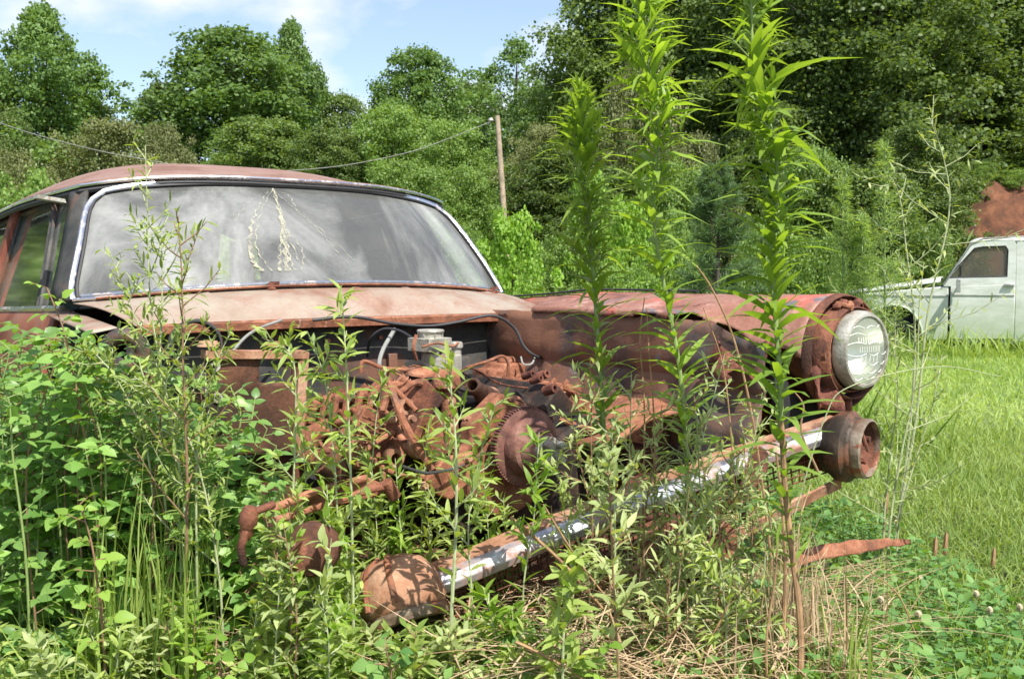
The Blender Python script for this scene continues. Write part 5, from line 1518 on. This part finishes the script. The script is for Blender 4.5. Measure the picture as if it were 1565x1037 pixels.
for i, (px0, px1, ty, Y, lab) in enumerate((
        (905, 902, 545, 2.0, 'grey green branching weed left of the middle tall weed'), (960, 965, 570, 2.05, 'grey green weed in front of the splash panel'),
        (985, 1012, 618, 1.95, 'pale branching weed crossing the orange panel'), (1040, 1108, 540, 1.95, 'silvery branching weed reaching to the crumpled bracket'),
        (1085, 1060, 600, 2.0, 'grey green weed between the two tallest leafy weeds'), (1130, 1165, 600, 1.9, 'grey green weed just left of the thickest tall weed'),
        (905, 870, 620, 1.95, 'grey green weed right of the crank pulley'), (940, 935, 640, 1.85, 'bushy grey green weed above the chrome bar'),
        (1100, 1122, 690, 1.85, 'grey green weed hiding the middle of the chrome bar'), (1060, 1088, 760, 1.8, 'low grey green weed below the chrome bar'))):
    branchy([(px0, 960), (px0, 800), ((px0 + px1) / 2, (800 + ty) / 2), (px1, ty)], Y, 15, .13, .038, .0065, NG, ST if i % 2 else SB, lab, .0026, .22, 13, 'grey green branching weeds over the fallen grille', .7)
for i, (x0, x1, ty, Y, lab) in enumerate(((875, 850, 700, 1.95, 'leafy grey green weed between the pulley and the chrome bar'), (1010, 1000, 700, 2.0, 'grey green weed over the middle of the chrome bar'),
        (1075, 1040, 660, 2.05, 'grey green weed beside the yellow tag'), (1150, 1135, 650, 2.1, 'dusty grey green weed behind the thickest tall weed'), (1165, 1180, 780, 1.9, 'short grey green weed at the foot of the thickest tall weed'),
        (1020, 1035, 830, 1.75, 'short grey green weed rising from the straw'),
        (1110, 1090, 850, 1.75, 'short grey green weed at the right side of the straw'))):
    branchy([(x0, 960), (x0, (960 + ty) / 2 + 40), ((x0 + x1) / 2, (860 + ty) / 2), (x1, ty)], Y, 15, .12, .038, .0065, NG if i % 3 else NL, SB if i % 2 else ST, lab, .0024, .15, 13, 'grey green branching weeds over the fallen grille', .7)
for i, (x, ty, Y, lab) in enumerate(((470, 690, 1.85, 'bright thin weed before the square-holed panel edge'), (575, 720, 2.08, 'bright thin weed before the bent rusty arms'), (610, 700, 2.08, 'bright thin weed crossing the lower engine'),
        (655, 735, 2.08, 'bright thin weed below the timing cover'), (745, 720, 2.1, 'bright thin weed left of the pulley rim'), (775, 760, 2.12, 'bright thin weed under the pulley'), (505, 740, 1.75, 'bright thin weed over the suspension arm'))):
    branchy([(x, 980), (x + 3, (980 + ty) / 2), (x - 6, ty)], Y, 14, .08, .044, .008, NL if i % 2 else M['lf_tall'], ST, lab, .0024, .15, 12, GN, .7)
# dark-stemmed plant in the middle front
branchy([(945, 1030), (937, 880), (932, 760), (928, 700)], 1.62, 10, .07, .045, .011, NG, SB, 'dark stemmed weed standing in front of the straw', .003, .3, 9, GN)
branchy([(860, 1040), (862, 960), (868, 900), (880, 850)], 1.6, 12, .06, .05, .012, NL, ST, 'leafy green sprig at the bottom right of the near lamp pod', .003, .2, 11, GN)

GB = 'spindly weeds standing over the lawn right of the headlight'
branchy([(1372, 800), (1400, 640), (1418, 480), (1450, 330), (1444, 250), (1420, 178)], 3.0, 13, .34, .045, .007, NG, ST, 'tall bare weed with wide-spread branches in front of the truck hood', .0055, .42, 11, GB, .45, leafstem=24)
branchy([(1372, 800), (1392, 640), (1398, 500), (1385, 380), (1372, 290), (1345, 265)], 3.05, 11, .22, .045, .007, NG, ST, 'bare weed with a bent tip left of the widest branching one', .005, .4, 10, GB, .5, leafstem=20)
branchy([(1360, 800), (1378, 690), (1400, 580), (1405, 470), (1412, 400)], 2.7, 14, .26, .042, .006, NG, ST, 'grey branching weed between the headlight and the truck door', .004, .2, 9, GB, .5)
branchy([(1352, 780), (1362, 690), (1372, 600), (1368, 520), (1370, 450)], 2.75, 10, .16, .045, .006, NG, ST, 'slender weed right behind the headlight lens', .003, .2, 9, GB, .6)
branchy([(1375, 790), (1400, 700), (1425, 620), (1440, 540)], 2.8, 9, .16, .045, .006, NG, ST, 'slender weed leaning right over the lawn', .003, .2, 9, GB, .6)

def feathery(px, ty, by, Y, w, label):
    P = [at(px + 4, by, Y), at(px, (by + ty) / 2, Y), at(px, ty, Y)]; gz = ground_z(P[0].x, Y)
    P[0].z = min(P[0].z, gz); H = P[-1].z - P[0].z
    lv = Leaves(); ex = []
    for i in range(230):
        f = rnd.uniform(.12, 1) ; p = P[0].lerp(P[-1], f)
        ln_ = w * (1 - .82 * sstep(.35, 1, f)) * rnd.uniform(.6, 1.1)
        d = radial((0, 0, 1), rnd.uniform(0, 6.28), .65); e = p + d * ln_
        ex.append(((p, e), .0022, .0012))
        for q in range(8):
            lv.add(p.lerp(e, rnd.uniform(.2, 1)), radial(d, rnd.uniform(0, 6.28), rnd.uniform(.5, 1)), (0, 0, 1), .07 * rnd.uniform(.6, 1.2), .006, rnd.random(), .1)
    plant('feathery_weed', P, lv, T4, M['lf_fennel'], M['stem_green'], .009, .003, label, 'weed', 'feathery weeds at the far side of the field', ex, 6)
feathery(1352, 222, 470, 7.6, .26, 'taller feathery plume-like weed standing above the truck hood')
feathery(1288, 275, 470, 8.0, .24, 'shorter feathery plume-like weed left of the tall plume')
feathery(1318, 330, 470, 7.9, .22, 'small feathery weed between the two plumes')

# broad-leaved bramble thicket at the left
def bramble(pix, Y, n, L0, label, W=.62, group='single bramble shoots at the side of the car', mat='lf_bramble', nl=3):
    P = stem_pts(pix, Y); sp_ = smooth_path(P, 10); lv = Leaves(); ex = []
    tot = len(sp_) - 1
    for i in range(n):
        f = .12 + .88 * i / (n - 1); k = f * tot; a = int(min(k, tot - 1)); p = sp_[a].lerp(sp_[a + 1], k - a); t = (sp_[a + 1] - sp_[a]).normalized()
        d = radial(t, i * 2.4 + rnd.uniform(-.4, .4), rnd.uniform(.1, .6)); pl_ = L0 * rnd.uniform(.5, 1.1); e = p + d * pl_
        ex.append(((p, e), .0012, .0009))
        g = rnd.uniform(.7, 1.15) * (1 - .35 * f)
        xx_ = d.cross(Vector((0, 0, 1)))
        xx_ = xx_.normalized() if xx_.length > .05 else Vector((1, 0, 0))
        nn = (rnd.uniform(-.8, .8), rnd.uniform(-1.3, .3), 1)
        c = rnd.random()
        lv.add(e, d + Vector((0, 0, rnd.uniform(-.7, .2))), nn, L0 * g, L0 * W * g, c, .2)
        for s_ in (-1, 1):
            lv.add(e - d * .01, d * .45 + xx_ * s_ + Vector((0, 0, rnd.uniform(-.5, .2))), nn, L0 * g * .85, L0 * W * g * .8, min(1, c + .1), .2)
            if nl == 5: lv.add(e - d * pl_ * .5, d * .1 + xx_ * s_, nn, L0 * g * .7, L0 * W * g * .62, c, .2)
    return plant('bramble', P, lv, TO, M[mat], M['stem_brown'] if rnd.random() < .5 else M['stem_green'], .003, .0012, label, 'bramble', group, ex, 6)
bramble([(150, 820), (125, 640), (110, 560), (96, 500), (72, 440)], 2.0, 20, .040, 'tall bramble shoot with bright leaves reaching up beside the sedan door', mat='lf_lime')
bramble([(170, 820), (165, 640), (150, 580), (120, 520)], 2.1, 16, .042, 'bramble shoot right of the tallest one, before the hinge pillar')
bramble([(330, 860), (350, 720), (368, 640), (352, 590)], 1.95, 14, .044, 'bramble sprig spread before the dark radiator support')
bramble([(300, 860), (318, 700), (345, 650), (385, 640)], 1.95, 14, .042, 'bramble sprig reaching right below the radiator support')
bramble([(40, 860), (20, 700), (15, 620), (5, 590)], 1.95, 16, .042, 'bramble at the left edge before the sedan door')
bramble([(160, 1000), (150, 900), (140, 830), (122, 770)], 1.72, 16, .040, 'bright young bramble shoot in front of the shaded thicket', mat='lf_lime')
shared = 'broad-leaved bramble deep in the thicket below the sedan door'
k = 0
for i in range(170):
    x = rnd.uniform(-60, 400); Y = rnd.uniform(1.98, 2.8)
    top = (540 if x < 230 else 545 + (x - 230) * .75) + (rnd.random() ** 1.4) * 240 - (35 if x < 150 else 0)
    bramble([(x, 990), (x + rnd.uniform(-25, 25), (900 + top) / 2), (x + rnd.uniform(-50, 50), top)], Y, 22, rnd.uniform(.044, .062), 'broad-leaved bramble in the ' + (z_ := 'thicket at the left edge below the door' if x < 90 else 'thicket below the hinge pillar' if x < 210 else 'thicket behind the fountain of grass' if x < 310 else 'shade under the radiator support'), nl=5 if i % 3 == 0 else 3, group='brambles in the ' + z_)
# squat leafy weeds in front of and around the fallen grille
GS = 'squat leafy weeds crowding the ground before the car'
def env_top(px):
    pts = [(-50, 930), (100, 950), (250, 900), (400, 800), (450, 745), (560, 745), (640, 780), (720, 860), (800, 880), (880, 900), (960, 900), (1100, 880), (1250, 920), (1400, 900), (1600, 960)]
    for (a, ya), (b, yb) in zip(pts, pts[1:]):
        if a <= px <= b: return lerp(ya, yb, (px - a) / (b - a))
    return 930
for i in range(110):
    r_ = rnd.random()
    if r_ < .62: x = rnd.uniform(390, 760); Y = rnd.uniform(1.62, 2.0)
    elif r_ < .80: x = rnd.uniform(-30, 400); Y = rnd.uniform(1.6, 1.8)
    elif r_ < .9: x = rnd.uniform(860, 1200); Y = rnd.uniform(1.9, 2.2)
    else: x = rnd.uniform(1180, 1330); Y = rnd.uniform(2.2, 2.6)
    ty = env_top(x) + (rnd.random() ** 1.3) * 150
    if 520 < x < 730:
        if i % 2: ty = max(ty, 965)
        else: Y = 2.10 + .1 * rnd.random()
    if 730 <= x < 860: ty = max(ty, 900)
    mt = (NL, NL, M['lf_tall'], NG)[i % 4]
    branchy([(x, 1060), (x + rnd.uniform(-10, 10), (1060 + ty) / 2), (x + rnd.uniform(-25, 25), ty)], Y, 9, .07, rnd.uniform(.036, .052), rnd.uniform(.008, .013), mt, ST if i % 3 else SB,
            'squat narrow-leaved weed ' + (z_ := 'at the foot of the thicket' if x < 300 else 'under the radiator support' if x < 480 else 'before the rusty suspension parts' if x < 620 else 'before the engine' if x < 850 else 'in the straw below the fallen grille'), .0022, .1, 8, 'squat weeds ' + z_, .6, 'squat_weed')
for i, (x, ty, Y, lab) in enumerate(((905, 990, 1.62, 'broad-leaved seedling at the bottom edge below the straw'), (1010, 940, 1.8, 'pale broad-leaved seedling in the straw under the dark brace'), (1120, 930, 1.95, 'light green leafy seedling beneath the rusty scrap strip'),
        (1140, 980, 1.9, 'light green spreading seedling right of the straw'), (330, 990, 1.6, 'broad-leaved seedling at the bottom edge below the sedge'), (590, 990, 1.6, 'yellowing seedling before the near lamp pod'), (1065, 640, 1.95, 'vine leaf cluster over the orange splash panel'), (1150, 790, 1.9, 'vine with one yellow leaf hanging below the chrome bar'))):
    bramble([(x, 1080), (x + 8, (1080 + ty) / 2), (x, ty)], Y, 11, .040, lab, .75, 'low broad-leaved plants near the grille', 'lf_clover' if i % 2 else 'lf_lime')

for i in range(26):
    x = rnd.uniform(480, 800); Y = rnd.uniform(1.6, 1.95); ty = lerp(800, 880, abs(x - 640) / 240) + rnd.random() * 120
    if 530 < x < 780: continue
    branchy([(x, 1060), (x + rnd.uniform(-8, 8), (1060 + ty) / 2), (x + rnd.uniform(-20, 20), ty)], Y, 8, .06, .045, .0085, M['lf_tall'] if i % 2 else NL, ST,
            'bright leafy sprig in the growth round the near lamp pod', .002, .1, 8, 'bright sprigs round the near lamp pod', .6, 'leafy_sprig')
for i in range(30):
    x = rnd.uniform(820, 1260); Y = rnd.uniform(1.7, 2.3); ty = rnd.uniform(700, 900)
    a = at(x, 960, Y); b_ = at(x + rnd.uniform(-70, 70), ty, Y + rnd.uniform(-.1, .1)); c_ = (a + b_) / 2 + Vector((rnd.uniform(-.03, .03), 0, .02)); a.z = ground_z(a.x, a.y)
    tag(MB().tube(smooth_path([a, c_, b_], 6), [.0016, .0007], 5).build('dry_stem', M['straw_stem']), 'thin dry tan stem among the weeds over the fallen grille', 'dry stem', 'dry stems over the fallen grille')
# sedge and grass tufts
def tuft(px, py, Y, n, L, label, spread=.5, mat='lf_grass', w=.006, name='grass_tuft', cat='grass tuft', group='grass tufts round the car'):
    c = at(px, py, Y); gz = ground_z(c.x, Y); lv = Leaves()
    for i in range(n):
        a = rnd.uniform(0, 6.28); r_ = rnd.random() ** .5 * L * .10; el = rnd.uniform(.9, 1.45)
        d = (math.cos(a) * math.cos(el) * spread * 2, math.sin(a) * math.cos(el) * spread * 2, math.sin(el))
        lv.add((math.cos(a) * r_, math.sin(a) * r_, -.01), d, (math.cos(a), math.sin(a), 1.5), L * rnd.uniform(.45, 1.1), w * rnd.uniform(.6, 1.3), rnd.random(), rnd.uniform(.1, .75))
    me = leaf_mesh('grass_tuft', lv.arrays(), TB, M[mat])
    return tag(link(name, me, None, (c.x, Y, gz)), label, cat, group)
tuft(222, 980, 1.85, 110, .44, 'big fountain of long grass blades before the thicket', .6)
tuft(150, 1010, 1.75, 80, .34, 'grass tuft with arching blades left of the big fountain of grass', .6)
tuft(285, 1000, 1.72, 70, .36, 'grass tuft with arching blades right of the big fountain of grass', .6)
tuft(60, 1010, 1.7, 60, .22, 'short grass tuft at the lower left corner', .7)
tuft(1210, 900, 2.0, 110, .30, 'brown dry grass tuft at the foot of the thickest tall weed', .45, 'straw', .004)
tuft(1180, 930, 1.9, 120, .26, 'dense brown dead grass tuft under the slanted steel brace', .6, 'straw', .003)
tuft(1240, 960, 1.9, 110, .28, 'brown dead grass tuft in front of the curved rusty strip', .8, 'straw', .003)
tuft(1350, 960, 2.1, 60, .22, 'thin tan grass tuft lying over the clover edge', 1.2, 'straw', .003)
tuft(1290, 1010, 1.75, 70, .30, 'half dry grass tuft with long flat-lying blades at the bottom edge', 1.1, 'straw', .004)
tuft(1120, 1000, 1.75, 60, .22, 'brown grass tuft in the straw under the grille', .8, 'straw', .004)
tuft(1310, 1020, 1.7, 70, .26, 'green grass tuft with long blades at the bottom edge', 1.0)

# single dead stalks
def stalk(pix, Y, r, label, mat='dead_stem'):
    P = [at(q[0], q[1], q[2] if len(q) > 2 else Y) for q in pix]
    tag(MB().tube(smooth_path(P, 7), [r, r * .5], 6).build('dead_stalk', M[mat]), label, 'dead stalk', 'dead stalks among the weeds')
stalk([(1198, 960), (1200, 860), (1194, 760), (1186, 690)], 1.8, .004, 'brown dead stalk twined against the thickest tall weed')
stalk([(1185, 960), (1175, 820), (1150, 640), (1122, 520), (1090, 445), (1064, 405)], 2.0, .003, 'long brown dead stalk leaning left past the far fender')
stalk([(980, 900), (985, 640), (978, 520), (985, 455)], 2.1, .0022, 'pair-left upright dry stalk beside the middle tall weed')
stalk([(1000, 900), (1000, 660), (992, 540), (988, 470)], 2.12, .0022, 'upright dry stalk touching the middle tall weed')
stalk([(1130, 900), (1120, 700), (1105, 560), (1075, 470)], 2.05, .002, 'thin dry stalk crossing the inner fender')
stalk([(780, 790), (850, 850), (900, 905), (935, 945)], 1.88, .0042, 'thick pale dead stem crossing over the chrome bar')
stalk([(830, 770), (880, 850), (930, 915), (990, 975)], 1.84, .0022, 'thin pale dead stem lying under the thick one')
stalk([(788, 980), (830, 1000), (880, 1030), (900, 1050)], 1.6, .003, 'pale dead stem at the bottom edge')
stalk([(1055, 1037), (1085, 980), (1112, 920), (1100, 900)], 1.75, .0028, 'curved tan dead stem beneath the dark brace')
stalk([(1172, 1037), (1172, 970), (1185, 880), (1190, 800)], 1.7, .0025, 'straight tan dead stem left of the brown grass tuft')
stalk([(1430, 1037), (1400, 970), (1370, 905), (1310, 860)], 2.0, .0022, 'long tan grass stalk lying over the clover')
stalk([(1210, 800), (1260, 640), (1300, 590), (1430, 560), (1530, 575)], 2.1, .0016, 'thin pale stem bent over the lawn in front of the lamp pod', 'stem_grey')
stalk([(1250, 720), (1225, 660), (1228, 620), (1214, 598)], 2.3, .003, 'pale bent root-like stem under the torn plate', 'straw')

# loose straw heap (nobody could count it)
lv = Leaves()
for i in range(3400):
    px = rnd.gauss(940, 140); Y = rnd.uniform(1.6, 2.35)
    p = at(px, 900, Y); z = ground_z(p.x, Y) + rnd.random() ** 2 * .12 + .01
    a = rnd.uniform(0, 6.28)
    lv.add((p.x, Y, z), (math.cos(a), math.sin(a), rnd.uniform(-.15, .5)), (0, 0, 1), rnd.uniform(.05, .22), rnd.uniform(.002, .005), rnd.random(), rnd.uniform(-.1, .3))
for i in range(700):
    px = rnd.gauss(360, 50); Y = rnd.uniform(1.7, 2.1); p = at(px, 900, Y); a = rnd.uniform(0, 6.28)
    lv.add((p.x, Y, ground_z(p.x, Y) + rnd.random() ** 2 * .1), (math.cos(a), math.sin(a), rnd.uniform(-.15, .4)), (0, 0, 1), rnd.uniform(.05, .2), .004, rnd.random(), .1)
for i in range(500):
    px = rnd.gauss(1230, 60); Y = rnd.uniform(1.7, 2.6); p = at(px, 900, Y); a = rnd.gauss(0, .8)
    lv.add((p.x, Y, ground_z(p.x, Y) + rnd.random() ** 2 * .1), (math.cos(a), math.sin(a), rnd.uniform(-.05, .5)), (0, 0, 1), rnd.uniform(.1, .3), .003, rnd.random(), .2)
tag(link('dry_straw', leaf_mesh('dry_straw', lv.arrays(), TB, M['straw'])), 'tangled pale dry straw heaped under the fallen grille', 'straw', kind='stuff')

# ground cover of mixed small leaves
def scatter(n, xr, yr, fn_ok=None):
    x = rng.uniform(*xr, n); y = rng.uniform(*yr, n)
    return x, y
def gz_arr(x, y): return np.array([ground_z(a, b_) for a, b_ in zip(x, y)])
def bulk(name, tm, mat, n, xr, yr, L, W, el, hz, droop, label, cat, power=1.0, inview=True, mask=None):
    u = rng.random(n * 3); y = yr[0] + (yr[1] - yr[0]) * u ** power
    x = rng.uniform(xr[0], xr[1], n * 3)
    if inview:
        px = 782.5 + F_PX * x / y; k = (px > -260) & (px < 1830)
        if mask is not None: k &= mask(x, y, px)
        x, y = x[k][:n], y[k][:n]
    n_ = len(x); z = gz_arr(x, y)
    a = rng.uniform(0, 6.283, n_); e = rng.uniform(el[0], el[1], n_)
    D = np.stack([np.cos(a) * np.cos(e), np.sin(a) * np.cos(e), np.sin(e)], 1)
    N = unit(np.stack([rng.normal(0, .35, n_), rng.normal(0, .35, n_), np.ones(n_)], 1))
    sc = rng.uniform(.6, 1.3, n_)
    patch = .5 + .5 * np.sin(x * 2.1 + np.sin(y * 1.7) * 2) * np.sin(y * 1.3 + x)
    P = np.stack([x, y, z + rng.uniform(hz[0], hz[1], n_)], 1)
    me = leaf_mesh(name, (P, D, N, L * sc, W * sc, np.clip(.15 + .5 * patch + rng.uniform(-.3, .45, n_), 0, 1), rng.uniform(droop[0], droop[1], n_)), tm, mat)
    return tag(link(name, me), label, cat, kind='stuff')
bulk('undergrowth', TO, M['lf_clover'], 16000, (-2.2, 1.2), (1.5, 3.4), .026, .016, (0, .9), (.0, .10), (0, .3), 'low mixed green leaves covering the soil round the car', 'ground cover')
bulk('undergrowth', TB, M['lf_grass'], 9000, (-2.2, 1.0), (1.5, 3.2), .11, .004, (.7, 1.5), (0, .02), (.1, .6), 'thin grass coming up between the weeds before the car', 'grass')
near_r = lambda x, y, px: px > 1090 + 60 * np.sin(y * 5)
near_c = lambda x, y, px: (px > 1080) & (y < 3.4 - (px - 1300) / 260 + .4 * np.sin(x * 9))
bulk('clover', TO, M['lf_clover'], 13000, (.5, 2.4), (1.8, 4.0), .013, .011, (-.1, .6), (.02, .08), (0, .2), 'clover patch on the lawn beside the fallen scrap', 'clover', 1.0, True, near_c)
bulk('lawn', TB, M['lf_lawn'], 36000, (.5, 4.5), (1.8, 5.5), .07, .0045, (.6, 1.5), (0, .01), (.1, .8), 'bright sunlit lawn grass right of the headlight', 'grass', 1.0, True, near_r)
bulk('lawn', TB, M['lf_lawn'], 34000, (1.0, 9), (5.0, 12.5), .075, .008, (.6, 1.5), (0, .01), (.1, .8), 'sunlit lawn grass stretching to the white truck', 'grass', 1.1)
bulk('field_grass', TB, M['lf_lawn'], 60000, (-12, 14), (12.0, 30), .36, .018, (.8, 1.5), (0, .05), (.1, .6), 'tall rough grass of the field behind the car and the truck', 'grass', 1.0, True, lambda x, y, px: (np.hypot(x - 12.8, y - 20.8) > 3.4))
bulk('field_grass', TO, M['lf_light'] if 'lf_light' in M else M['lf_tree_c'], 60000, (-14, 15), (13.5, 32), .10, .06, (-.2, 1), (0, .5), (0, .3), 'rough leafy scrub of the field edge below the woods', 'scrub', 1.0, True, lambda x, y, px: (np.hypot(x - 12.8, y - 20.8) > 3.4))
bulk('field_grass', TB, M['lf_grass'], 9000, (1.5, 9), (11.6, 13.2), .17, .010, (.7, 1.5), (0, .02), (.1, .6), 'longer grass growing against the sills of the white truck', 'grass', 1.0)
bulk('field_grass', TB, M['lf_grass'], 16000, (-12, 2), (4.5, 12.0), .30, .012, (.7, 1.5), (0, .02), (.1, .6), 'rough grass behind the rusted sedan', 'grass', 1.0)

# clover blossoms and seed heads, one by one
bl = MB().lathe([(.002, -.008), (.007, -.004), (.009, .002), (.007, .008), (.002, .011)], (0, 0, 0), (0, 0, 1), 10, jag=lambda j, k: .25 * (k % 2))
bl.tube([(0, 0, -.09), (0, 0, -.004)], .0009, 4)
bme = bl.build('clover_blossom', M['clover_head'])
bme.location = (0, 0, -5)
for i in range(14):
    if i < 7: px = rnd.uniform(1240, 1560); py = rnd.uniform(780, 1030); lab, grp = 'small cream clover blossom standing in the lawn right of the scrap strip', 'clover blossoms in the lawn'
    else: px = rnd.uniform(20, 620); py = rnd.uniform(900, 1020); lab, grp = 'small cream clover blossom in the weeds below the thicket', 'clover blossoms in the weeds'
    d = ray(px, py); t = (EYE - (.15 + .10 + (.05 if i >= 26 else 0))) / -d.z; p = Vector((0, 0, EYE)) + d * t
    o = bme if i == 0 else bme.copy()
    if i: col.objects.link(o)
    o.location = (p.x, p.y, ground_z(p.x, p.y) + .095); s = rnd.uniform(.55, .95); o.scale = (s, s, 1); tag(o, lab, 'clover blossom', grp)
for i, (px, py) in enumerate(((1444, 838), (1517, 862), (1428, 845), (1353, 775))):
    Y = 2.8; p = at(px, py, Y); gz = ground_z(p.x, Y)
    s = MB().tube([(0, 0, 0), (0, 0, p.z - gz)], .0018, 5)
    s.lathe([(.001, 0), (.005, .008), (.006, .03), (.005, .055), (.001, .07)], (0, 0, p.z - gz - .02), (.05, 0, 1), 12, jag=lambda j, k: .3 * math.sin(k * 2.5 + j * 2))
    tag(s.build('seed_head', M['dead_stem'], None, (p.x, Y, gz)), ('brown bottle-shaped seed head upright on the lawn', 'brown seed head farthest right on the lawn', 'brown seed head just left of the upright bottle-shaped one', 'brown seed head close to the foot of the spindly weeds')[i], 'seed head', 'brown seed heads on the lawn')
